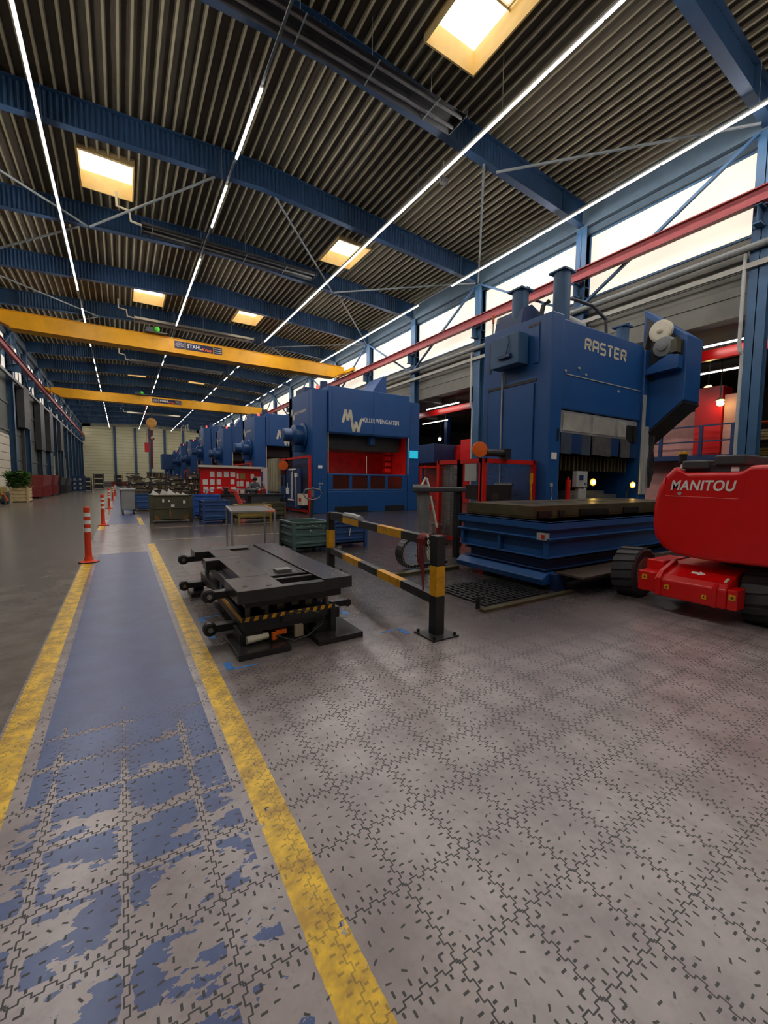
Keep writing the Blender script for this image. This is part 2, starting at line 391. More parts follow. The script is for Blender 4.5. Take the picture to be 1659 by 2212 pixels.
for (x0, x1, y0, y1) in HOLES:
    zc = zr((x0+x1)/2)
    if y0 < -2.5 and False: continue
    sky_n += 1
    b = MB(); w = .05; zt = zc+.62
    zl = min(zr(x0), zr(x1))-.03
    b.box(x0-w, x0, y0-w, y1+w, zl, zt); b.box(x1, x1+w, y0-w, y1+w, zl, zt)
    b.box(x0, x1, y0-w, y0, zl, zt); b.box(x0, x1, y1, y1+w, zl, zt)
    o = struct(b.build('window_%d' % sky_n, m_shaft))
    b = MB(); b.box(x0, x1, y0, y1, zt-.02, zt); struct(b.build('window_pane', m_skyp, o))
    b = MB()                                   # opening sash, its bar and its two chain drives
    ym = y0+(y1-y0)*.42
    b.box(x0, x1, ym-.03, ym+.03, zt-.12, zt-.03, 0); b.box(x0+.06, x0+.11, y0, ym, zt-.12, zt-.04, 0); b.box(x1-.11, x1-.06, y0, ym, zt-.12, zt-.04, 0)
    b.bar((x0+.2, y0+.35, zt-.3), (x0+.75, y0+.5, zt-.22), .035, .035, 1); b.bar((x0+.75, y0+.5, zt-.22), (x1-.1, y0+.42, zt-.3), .03, .03, 1)
    b.bar((x1-.5, y0+.42, zt-.28), (x1-.5, y0+.42, zt-.03), .03, .03, 1)
    struct(b.build('window_sash', [m_cream, m_brace], o))

# long walls
m_wallg = mat('wall_grey_panel', C(128, 126, 116), 0.6, var=0.08, scale=0.6, grime=C(70, 70, 66), gscale=.5, gamt=.5)
m_walld = mat('wall_dark_panel', C(92, 96, 90), 0.65, var=0.12, scale=0.5)
m_slab = mat('side_hall_dark', C(52, 50, 46), 0.7, var=0.2, scale=.5)
m_eave = mat('eave_sheet', C(70, 88, 102), 0.6, var=0.12)
b = MB(); b.box(XR+.2, XR+.35, YB, YE, 6.95, 9.35, 0); b.box(XR+.02, XR+.35, YB, YE, 11.9, 13.3, 1)
for z in (7.6, 8.3): b.box(XR+.16, XR+.2, YB, YE, z, z+.05, 0)
struct(b.build('wall_right', [m_wallg, m_eave]))
b = MB(); b.box(XL-.35, XL-.2, YB, YE, 0, 9.3, 0); b.box(XL-.35, XL-.02, YB, YE, 11.9, 13.3, 1)
for z in (2.9, 4.9, 6.9): b.box(XL-.2, XL-.14, YB, YE, z, z+.18, 0)
struct(b.build('wall_left', [m_walld, m_eave]))
def block_wall():
    t = NT('end_wall_panels'); P = t.n('ShaderNodeNewGeometry').outputs['Position']
    sep = t.n('ShaderNodeSeparateXYZ'); t.put(sep.inputs[0], P)
    g = t.lt(t.m('FRACT', t.m('MULTIPLY', sep.outputs[2], 1.6)), 0.10)
    c = t.mix(t.ramp(t.noise(P, .35, 4), .35, .65), C(232, 226, 180), C(244, 239, 200))
    t.put(t.b.inputs['Base Color'], t.mix(t.m('MULTIPLY', g, .45), c, C(120, 116, 86))); t.b.inputs['Roughness'].default_value = .7
    return t.mat
m_block = block_wall()
b = MB(); b.box(XL-.3, XR+.3, YE, YE+.3, 0, 14.2, 0); struct(b.build('wall_end', m_block))
b = MB(); b.box(XL-.3, XS, YB-.3, YB, 0, 14.4, 0); struct(b.build('wall_behind', m_wallg))
b = MB(); b.box(XS, XS+.3, YB, YE, 0, 9, 0); struct(b.build('wall_side_hall', m_slab))
b = MB(); b.box(XR+.35, XS+.3, YB-.3, YE+.3, 7.35, 7.5, 0)
for k in range(-2, 18): b.box(XR+.35, XS, 5.2+6*k-.1, 5.2+6*k+.1, 7.0, 7.35, 0)
struct(b.build('ceiling_side_hall', m_slab))
b = MB(); b.box(XR, XS, YE, YE+.3, 0, 9, 0); struct(b.build('wall_side_hall_end', m_slab))

# clerestory windows, one unit per bay
wn_ = 40
for side in (1, -1):
    for i in range(len(BAYS)-1):
        y0, y1 = BAYS[i]+.12, BAYS[i+1]-.12
        wn_ += 1
        xo = XR+.24 if side > 0 else XL-.24; xi = xo-.08*side
        lo, hi = min(xo, xi), max(xo, xi)
        fr_ = MB()
        fr_.box(lo, hi, y0-.12, y1+.12, 9.3, 9.38); fr_.box(lo, hi, y0-.12, y1+.12, 11.84, 11.95); fr_.box(lo, hi, y0-.12, y1+.12, 10.25, 10.68)
        fr_.box(lo, hi, y0-.14, y0+.05, 9.3, 11.95); fr_.box(lo, hi, y1-.05, y1+.14, 9.3, 11.95)
        if side < 0:
            for q in (1, 2, 3): fr_.box(lo, hi, y0+(y1-y0)*q/4-.03, y0+(y1-y0)*q/4+.03, 9.38, 11.84)
        o = struct(fr_.build('window_%d' % wn_, m_steelblue))
        p = MB(); xp = xo-.02*side; p.box(min(xp, xo), max(xp, xo), y0, y1, 9.38, 10.25); p.box(min(xp, xo), max(xp, xo), y0, y1, 10.68, 11.84)
        struct(p.build('window_pane', m_pane, o))

# columns, H sections
def column_mesh(x, y, z1, side, w=.48, dep=.36):
    b = MB()
    b.box(x-dep/2, x-dep/2+.02, y-w/2, y+w/2, 0, z1); b.box(x+dep/2-.02, x+dep/2, y-w/2, y+w/2, 0, z1); b.box(x-dep/2, x+dep/2, y-.012, y+.012, 0, z1)
    if side:
        xb = x-side*(dep/2); xo = xb-side*.42
        b.box(min(xb, xo), max(xb, xo), y-.1, y+.1, 9.82, 9.86); b.box(min(xb, xo), max(xb, xo), y-.012, y+.012, 9.35, 9.82)
        b.box(min(xb, xo), max(xb, xo), y-.1, y+.1, 9.30, 9.34)
        for z in (9.32, 9.74): b.box(x-dep/2, x+dep/2, y-w/2, y+w/2, z-.01, z+.01)
    b.box(x-.28, x+.28, y-.28, y+.28, 0, .03)
    return b
for side, X in ((1, XR), (-1, XL)):
    for i, y in enumerate(BAYS):
        o = struct(column_mesh(X, y, 12.3, side).build('column', m_steelblue))
        vis = [q for q in BAYS if q > 0]
        if y > 0: tag(o, '%s blue steel H column of the %s window wall' % (ORD[vis.index(y)], 'right-hand' if side > 0 else 'left-hand'), 'column')
for x in (-.9, 2.9, 5.6, 8.6, 12.4):
    b = MB(); b.box(x-.22, x+.22, YE-.3, YE, 0, 12.6); struct(b.build('column', m_steelblue))
# deep side-hall columns
for y in BAYS[3:10]:
    b = MB(); b.box(25-.2, 25+.2, y-.2, y+.2, 0, 7.35); struct(b.build('column', m_blue_d))

# roof beams with folded webs
def zb(x): return 12.22 + 0.66*(1-abs(x-RX)/11.8)
def roof_beam(y):
    b = MB(); n = 150; hw = .14
    for sgn in (-1, 1):
        xe = XR-.16 if sgn > 0 else XL+.16
        xs_ = [RX + (xe-RX)*i/n for i in range(n+1)]
        pts = []
        for i, x in enumerate(xs_):
            a = .035*((-1)**i) if i < n-18 else 0.0
            pts.append((x, y+a))
        vsx = [(x, yy, zb(x)) for x, yy in pts] + [(x, yy, zr(x)-.02) for x, yy in pts]
        b.add(vsx, [(i, i+1, n+2+i, n+1+i) for i in range(n)])
        for zf, t0, t1 in ((zb, -.02, .0), (zr, -.05, -.02)):
            b.add([(RX, y-hw, zf(RX)+t0), (xe, y-hw, zf(xe)+t0), (xe, y+hw, zf(xe)+t0), (RX, y+hw, zf(RX)+t0),
                   (RX, y-hw, zf(RX)+t1), (xe, y-hw, zf(xe)+t1), (xe, y+hw, zf(xe)+t1), (RX, y+hw, zf(RX)+t1)],
                  [(0,3,2,1),(4,5,6,7),(0,1,5,4),(1,2,6,5),(2,3,7,6),(3,0,4,7)])
        x18 = xs_[n-18]; b.box(min(x18, x18+.02), max(x18, x18+.02), y-hw, y+hw, zb(x18), zr(x18)-.03)
    return b
visb = [q for q in BAYS if q > 0]
for y in BAYS:
    o = struct(roof_beam(y).build('roof_beam', m_beam))
    if y > 0: tag(o, '%s blue roof beam with folded web spanning the hall' % ORD[visb.index(y)], 'beam')
for side, X in ((1, XR), (-1, XL)):
    b = MB(); b.box(X-.2, X+.2, YB, YE, 12.15, 12.45); struct(b.build('eave_beam', m_eave))
# braces
def brace(a, c, label, r=.045, m_=None):
    b = MB(); b.cyl(a, c, r, 8); o = b.build('brace', m_ or m_brace); o['kind'] = 'structure'; tag(o, label, 'brace')
YK = lambda k: 5.2+6*k
for k in range(0, 12, 1):
    e = (k+1) % 2 == 0
    y0, y1 = YK(k), YK(k+1)
    if k == 0: a, c = (XR-.25, y0+.2, 12.1), (XR-.25, y1-.1, 8.9)
    elif k % 2 == 1: a, c = (XR-.25, y1-.2, 12.1), (XR-.25, y0+.3, 8.9)
    else: a, c = (XR-.25, y0+.2, 12.1), (XR-.25, y1-.3, 8.9)
    b = MB(); b.bar(a, c, .1, .1); o = struct(b.build('wall_brace', m_steelblue)); tag(o, 'blue diagonal brace in the %s window bay on the right' % ORD[k], 'brace')
    b = MB(); b.bar((XL+.25, a[1], a[2]), (XL+.25, c[1], c[2]), .1, .1); o = struct(b.build('wall_brace', m_steelblue)); tag(o, 'blue diagonal brace in the %s window bay on the left' % ORD[k], 'brace')
rb = [((11.6, 11.2), (16.4, 5.3)), ((11.0, 11.2), (16.6, 17.1)), ((16.5, 17.2), (10.9, 23.1)), ((5.6, 17.3), (10.8, 23.1)), ((3.3, 17.3), (-.8, 23.1)), ((-6.3, 17.3), (-.9, 23.1)),
      ((11.3, 23.3), (16.5, 29.1)), ((-1.2, 23.3), (-6.3, 29.1)), ((16.4, 29.3), (11, 35.1)), ((-6.3, 29.3), (-1, 35.1)), ((11, 35.3), (16.5, 41.1)), ((-1, 35.3), (-6.3, 41.1))]
rlab = ['dark roof brace rod running to the top right column', 'roof brace rod that looks vertical above the blue column left of the tall press', 'dark roof brace rod beyond the second roof beam on the right',
        'roof brace rod beside the right roof light of the middle row', 'roof brace rod below the left square roof light', 'roof brace rod at the far left of the third roof bay',
        'roof brace rod above the right windows in the fourth bay', 'pale roof brace rod at the left in the fourth bay', 'roof brace rod on the right in the fifth bay',
        'roof brace rod on the left in the fifth bay', 'roof brace rod on the right in the sixth bay', 'roof brace rod on the left in the sixth bay']
for ((ax, ay), (bx, by)), l in zip(rb, rlab): brace((ax, ay, zb(ax)-.04), (bx, by, zb(bx)-.04), l)

# ================================================================== ROOF EQUIPMENT
# crane runways
def runway(X, s, label):
    t = thing('crane_rail', (X, YB, 9.87), label, 'crane rail')
    b = MB(); b.box(X-.11, X+.11, YB+.1, YE-.1, 9.87, 9.89); b.box(X-.012, X+.012, YB+.1, YE-.1, 9.89, 10.29); b.box(X-.11, X+.11, YB+.1, YE-.1, 10.29, 10.32)
    b.build('girder', m_railred, t)
    b = MB(); b.box(X-.03, X+.03, YB+.1, YE-.1, 10.32, 10.37); b.build('rail', m_dkgrey, t)
runway(XR-.55, 1, 'dull red crane runway girder along the right-hand windows')
runway(XL+.55, -1, 'dull red crane runway girder along the left-hand windows')

def crane(y, label, faded):
    t = thing('bridge_crane', (RX, y, 10.26), label, 'crane')
    xl, xr = XL+.55, XR-.55
    def gird(x0, x1, z0, z1, y0, y1): return [(x0, y0, z0), (x1, y0, z0), (x1, y1, z0), (x0, y1, z0), (x0, y0, z1), (x1, y0, z1), (x1, y1, z1), (x0, y1, z1)]
    b = MB()
    pts = [(xl+.2, 10.42), (xl+1.1, 10.02), (xr-1.1, 10.02), (xr-.2, 10.42), (xr-.2, 10.92), (xl+.2, 10.92)]
    b.prism(pts, 'y', y-.02, y+.8, 0); b.box(xl+.5, xr-.5, y-.08, y+.86, 10.92, 10.95, 0); b.box(xl+1.0, xr-1.0, y-.08, y+.86, 9.96, 10.02, 0)
    b.build('girder', m_yellow, t, bevel=.01)
    for X, nm in ((xl, 'left'), (xr, 'right')):
        e = MB(); e.box(X-.14, X+.14, y-1.5, y+1.8, 10.36, 10.62, 0); e.build('end_carriage', m_yellow, t, bevel=.01)
        for q in (-1.2, 1.5):
            w = MB(); w.cyl((X-.06, y+q, 10.40), (X+.06, y+q, 10.40), .14, 16); w.build('wheel', m_dkgrey, t)
    # name boards
    s = MB(); s.box(3.36, 3.98, y-.05, y-.02, 10.30, 10.78); sb = s.build('name_board', m_navy, t)
    ring = MB(); n = 28; cx, cz = 3.67, 10.54
    ring.tube([(cx+.25*math.cos(2*PI*i/n), y-.055, cz+.13*math.sin(2*PI*i/n)) for i in range(n+1)], .012, 6); ring.build('oval', m_white, sb)
    lettering('STAHL', .36, m_white, sb, (3.49, y-.052, 10.48), '-y', .02, height=.11)
    s = MB(); s.box(4.04, 5.80, y-.05, y-.02, 10.30, 10.78); sb = s.build('name_board', m_navy, t)
    lettering('STAHL', .92, m_white, sb, (4.14, y-.052, 10.42), '-y', .03, height=.26)
    lettering('Kran', .62, m_orange, sb, (5.07, y-.058, 10.37), '-y', .03, height=.2, shear=.2)
    s = MB(); s.box(5.86, 6.42, y-.05, y-.02, 10.30, 10.78); sb = s.build('name_board', m_navy, t)
    l = MB(); [l.box(5.90, 6.38, y-.054, y-.05, z, z+.06) for z in (10.36, 10.50, 10.64)]; l.build('pale_stripe', m_ltgrey, sb)
    # trolley on top with green cover
    q = MB(); q.box(1.6, 2.9, y-.45, y+.8, 10.97, 11.05); q.box(1.7, 2.1, y-.35, y+.1, 11.05, 11.3); tr = q.build('trolley', m_dkgrey, t, bevel=.01)
    q = MB(); q.lathe([(0, .08), (.03, .17), (.3, .17), (.33, .1)], (2.3, y-.4, 11.22), (0, 1, 0), 16); q.build('drum', mat('lamp_green', C(70, 190, 40), .4), tr, smooth=True)
    return t
def raised(t):
    t.location.z += .12
    return t
c1 = raised(crane(32.3, 'nearer of the two yellow bridge cranes across the hall', 0))
c2 = raised(crane(56.4, 'farther of the two yellow bridge cranes, smaller in view', 1))
# hook block of the far crane
t = thing('crane_hook_block', (3.2, 56.4, 2.6), 'ochre pulley block with hook hanging by ropes from the farther yellow crane', 'hook block')
b = MB(); [b.cyl((x, 56.4, 8.1), (x, 56.4, 9.98), .018, 6) for x in (3.05, 3.2, 3.35)]; b.build('rope', m_dkgrey, t)
b = MB(); b.lathe([(0, .3), (.03, .55), (.3, .55), (.33, .3)], (3.2, 56.22, 8.05), (0, 1, 0), 22); b.box(3.05, 3.35, 56.25, 56.55, 7.2, 7.8); b.build('pulley', mat('pulley_ochre', C(206, 150, 70), .5), t, smooth=False)
b = MB(); b.cyl((3.2, 56.4, 6.6), (3.2, 56.4, 7.2), .14, 12); b.tube([(3.2+.24*math.cos(a), 56.4, 6.35+.24*math.sin(a)) for a in [1.4+i*.42 for i in range(12)]], .08); b.build('hook', m_dkred, t)
t2 = thing('hanging_chain', (3.1, 55.6, 2.7), 'brown lifting chain hanging below the far crane hook', 'chain')
b = MB(); b.tube([(3.2, 56.4, 6.08), (3.17, 56.0, 4.9), (3.12, 55.85, 3.9), (3.1, 55.8, 2.7)], .13, 7); b.build('strand', m_dkred, t2)
b = MB(); b.box(2.4, 2.85, 55.6, 55.9, 4.6, 5.7); b.bar((2.62, 55.75, 5.7), (2.62, 55.75, 9.5), .03, .03); b.bar((2.62, 55.75, 9.5), (2.62, 56.42, 10.1), .03, .03); tag(b.build('crane_remote', m_redm), 'red pendant box hanging beside the far crane hook', 'remote')

# lamp rows: track + strip lamps
def lamp_proto():
    t = thing('strip_lamp', (0, 0, 0), 'strip lamp', 'lamp')
    b = MB(); b.box(-.045, .045, -.72, .72, .0, .05); b.build('housing', m_white, t, local=True)
    b = MB(); b.cyl((0, -.70, -.015), (0, .70, -.015), .034, 8); b.build('tube', m_tube, t, local=True)
    return t
lp = lamp_proto(); first = True
rows = [(-1.7, 'leftmost lamp row'), (3.5, 'second lamp row from the left'), (9.5, 'third lamp row from the left'), (15.25, 'lamp row nearest the right windows')]
gaps = {0: [(17.0, 18.4), (29.4, 31.6), (43, 46)], 1: [(-9, 11.2), (12.7, 14.0), (15.4, 16.6), (19.5, 22.8), (33, 35), (46, 47.6), (60, 62)], 2: [(33, 36), (48, 50)], 3: [(18, 20), (40, 42)]}
for ri, (x, rn) in enumerate(rows):
    z = 11.93
    b = MB(); b.box(x-.03, x+.03, YB+.5, YE-.6, z+.05, z+.1); tr = tag(b.build('lamp_track', m_brace), 'grey lamp track carrying the %s' % rn, 'lamp track')
    for yy in range(1, 66, 4):
        b = MB(); b.bar((x, yy, z+.1), (x, yy+.0, zr(x)), .012, .012); b.build('hanger_wire', m_brace, tr)
    y = -9.3
    while y < 104:
        skip = any(g0 < y < g1 for g0, g1 in gaps[ri])
        if not skip:
            lab = 'lit white strip lamp in the %s under the roof' % rn
            if first:
                o = lp; o.location = (x, y, z); o['label'] = lab; o['group'] = 'strip lamps of the '+rn; first = False
            else: dup(lp, (x, y, z), lab, 'strip lamps of the '+rn)
        y += 1.46 if y < 40 else 2.92
# radiant heaters
def heater(x0, x1, y, z, label):
    t = thing('radiant_heater', ((x0+x1)/2, y, z), label, 'heater')
    b = MB(); n = len(range(2))
    b.add([(x0,y-.42,z),(x1,y-.42,z),(x1,y-.2,z+.22),(x0,y-.2,z+.22),(x0,y+.2,z+.22),(x1,y+.2,z+.22),(x1,y+.42,z),(x0,y+.42,z)], [(0,1,2,3),(3,2,5,4),(4,5,6,7)])
    b.box(x0, x0+.02, y-.42, y+.42, z, z+.22); b.box(x1-.02, x1, y-.42, y+.42, z, z+.22); b.build('reflector', m_dkgrey if y < 30 else m_chrome, t)  # light that the far heaters reflect is put into a paler metal
    b = MB()
    for q in (-.2, .2): b.cyl((x0+.05, y+q, z+.06), (x1-.05, y+q, z+.06), .05, 10)
    b.build('radiant_tube', m_steel, t)
    b = MB()
    k = x0+.4
    while k < x1: b.bar((k, y-.42, z), (k, y+.42, z), .03, .02); b.bar((k, y, z+.2), (k, y, zr(k)-.01), .015, .015); k += 2.0
    b.build('bracket', m_brace, t)
    b = MB(); b.tube([(x0, y-.1, z+.1), (x0-.4, y-.1, z+.15), (x0-.45, y-.1, z+.55), (x0-.9, y-.1, z+.6), (x0-.9, y-.1, zr(x0-.9)-.02)], .05, 8); b.build('flue', m_cream, t)
heater(1.6, 9.05, 10.35, 12.35, 'long dark radiant heater below the nearest roof light')
heater(1.1, 9.1, 21.75, 12.35, 'long dark radiant heater between the two square roof lights of the middle row')
heater(1.1, 9.1, 34.1, 12.35, 'radiant heater shining pale just above the nearer yellow crane')
heater(1.1, 9.1, 46.2, 12.35, 'radiant heater seen between the two yellow cranes')
heater(1.1, 9.1, 82, 12.35, 'radiant heater high before the cream end wall')
t = thing('ceiling_camera', (10.6, 12.9, 12.75), 'small pale camera hanging under the roof between lamp row and second beam', 'camera')
b = MB(); b.cyl((10.6, 12.9, 12.85), (10.6, 12.9, zr(10.6)), .025, 8); b.build('stem', m_cream, t)
b = MB(); b.box(10.5, 10.75, 12.78, 13.0, 12.68, 12.86); b.cyl((10.5, 12.88, 12.77), (10.4, 12.86, 12.75), .06, 12); b.build('housing', m_grey, t, bevel=.02)
# pipes along the right wall
b = MB(); b.cyl((XR-.31, YB+.2, 8.78), (XR-.31, YE-.2, 8.78), .11, 12); tag(b.build('gutter_pipe', m_grey), 'grey pipe running along the right wall below the windows', 'pipe')
b = MB(); b.box(XR-.3, XR-.19, YB+.2, YE-.2, 8.18, 8.34); tag(b.build('cable_tray', mat('tray_grey', C(150, 148, 138), .5)), 'pale cable tray along the right wall under the grey pipe', 'cable tray')
for i, k in enumerate((0, 2)):
    y = YK(k)
    b = MB(); b.tube([(XR-.25, y+.33, 8.66), (XR-.25, y+.33, 5.9), (XR-.22, y+.3, 5.7), (XR-.16, y+.27, 5.6), (XR-.16, y+.27, 0)], .055, 10)
    tag(b.build('downpipe', m_ltgrey), ['pale downpipe on the large blue column at the right edge', 'pale downpipe on the blue column left of the tall press'][i], 'pipe')

# ================================================================== SIDE HALL beyond the column line
b = MB(); b.box(20, 20.2, YB, YE, 6.45, 6.85); tag(b.build('crane_rail', m_redm), 'bright red crane runway seen in the side hall behind the columns', 'crane rail')
for i, (x, y0) in enumerate([(19.4, 4), (19.4, 9.5), (19.4, 16), (19.4, 21.5), (19.4, 27), (19.4, 33), (24, 7), (24, 14), (24, 21), (24, 28), (24, 40)]):
    b = MB(); b.box(x-.05, x+.05, y0, y0+3.6, 6.86, 6.91, 0); b.cyl((x, y0+.05, 6.83), (x, y0+3.55, 6.83), .035, 8, 1); b.box(x-.02, x+.02, y0+.3, y0+.34, 6.91, 7.345, 0)
    tag(b.build('side_hall_lamp', [m_white, m_side]), 'lit strip lamp under the dark side hall ceiling', 'lamp', 'strip lamps in the side hall')
for i, (x, y, z) in enumerate([(22, 26.6, 5.0), (22, 22.5, 4.9), (22.5, 8.5, 5.85), (21.2, 7.55, 4.95)]):
    t = thing('floodlight', (x, y, z), ['oval lit lamp in the side hall left of the tall press', 'small lit lamp close beside the column left of the tall press', 'yellow floodlight left above the red and pink machine', 'yellow floodlight right beside the near column'][i], 'lamp')
    b = MB(); b.lathe([(0, .05), (.05, .12), (.12, .16), (.13, .14)], (x+.03, y+.02, z+.14), (-.3, -.2, -1), 16); b.build('hood', m_grey, t)
    b = MB(); b.lathe([(0, .03), (.05, .11), (.13, .13), (.2, .08), (.22, .02)], (x-.01, y-.01, z+.02), (-.3, -.2, -1), 16); b.build('bulb', m_warm if i > 1 else m_side, t)
    b = MB(); b.bar((x, y, z+.15), (x, y, 7.35), .03, .03); b.build('pendant_rod', m_dkgrey, t)
# red and pale machine at the right
m_pink = mat('faded_red', C(206, 150, 140), .5, var=.15, scale=2)
t = thing('side_hall_press', (22.5, 8.4, 0), 'tall red machine with pale pink side panels behind the blue railing', 'press')
b = MB(); b.box(21.6, 22.6, 7.6, 8.6, 0, 5.7); b.build('column_box', m_redm, t, bevel=.03)
b = MB(); b.box(21.7, 23.6, 6.95, 7.58, 0, 5.3); b.build('side_panel', m_pink, t, bevel=.03)
b = MB(); b.box(22.2, 24.4, 8.62, 11.2, 0, 4.8); b.build('side_panel', m_pink, t, bevel=.03)
b = MB(); b.box(20.9, 24, 6.9, 11.2, 2.55, 2.75); b.build('platform', m_blue_d, t)
t = thing('platform_railing', (20.9, 8.5, 2.75), 'dark blue platform railing in front of the red and pink machine', 'railing')
b = MB()
for z in (3.3, 3.95): b.box(20.9, 20.95, 7.0, 11.2, z, z+.06); b.box(20.9, 24, 6.9, 6.95, z, z+.06)
b.build('rail', m_blue_d, t)
for y in (6.95, 8.05, 9.6, 11.1):
    b = MB(); b.box(20.87, 20.99, y-.06, y+.06, 2.75, 4.0); b.build('post', m_blue_d, t)
# shelves right behind the near column
t = thing('storage_rack', (27, 8.4, 0), 'storage rack with wooden boards behind the large near column', 'rack')
b = MB(); [b.box(26.4+q, 26.5+q, yy-.05, yy+.05, 0, 5.2) for q in (0, 1.0) for yy in (5.2, 7.2, 9.2)]; b.build('upright', m_blue_d, t)
for z in (1.0, 1.9, 2.8, 3.7, 4.6):
    b = MB(); b.box(26.4, 27.5, 5.2, 9.2, z-.06, z); b.build('shelf', m_orange if z in (2.8, 4.6) else m_dkgrey, t)
k = 0
for z in (1.9, 2.8, 3.7):
    for yy in (5.7, 6.7, 7.7, 8.6):
        b = MB()
        for q in range(4): b.box(26.35, 27.3, yy-.4, yy+.4, z+.005+q*.13, z+.105+q*.13)
        tag(b.build('board_stack', m_wood if k % 3 else m_ochre), 'stack of wooden boards on the storage rack behind the near column', 'boards', 'board stacks on the storage rack'); k += 1
b = MB(); b.box(25.2, 25.9, 5.3, 5.95, 4.3, 5.6); b.bar((25.5, 5.6, 5.6), (25.5, 5.6, 7.35), .06, .06); tag(b.build('switch_cabinet', m_yellow, bevel=.02), 'yellow box hanging right of the large near column', 'box')
# red presses and blue box beyond, seen between the blue presses
t = thing('side_hall_press', (22, 24, 0), 'red press block in the side hall left of the tall blue press', 'press')
b = MB(); b.box(20.6, 23, 20.5, 22.6, 0, 4.5); b.build('column_box', m_redm, t, bevel=.04)
b = MB(); b.box(21.6, 24, 22.6, 28.5, 0, 4.3); b.build('body', m_redin, t, bevel=.04)
b = MB(); b.box(19.5, 21.5, 24.2, 28, 2.9, 4.3); tag(b.build('hanging_cabinet', m_blue_d, bevel=.03), 'dark blue box unit mounted before the red press block', 'cabinet')
b = MB(); [b.box(20.2+q, 20.35+q, y-.08, y+.08, 0, 2.9) for q in (0, 1) for y in (24.4, 27.8)]; b.build('leg', m_blue_d, bpy.data.objects['hanging_cabinet'])

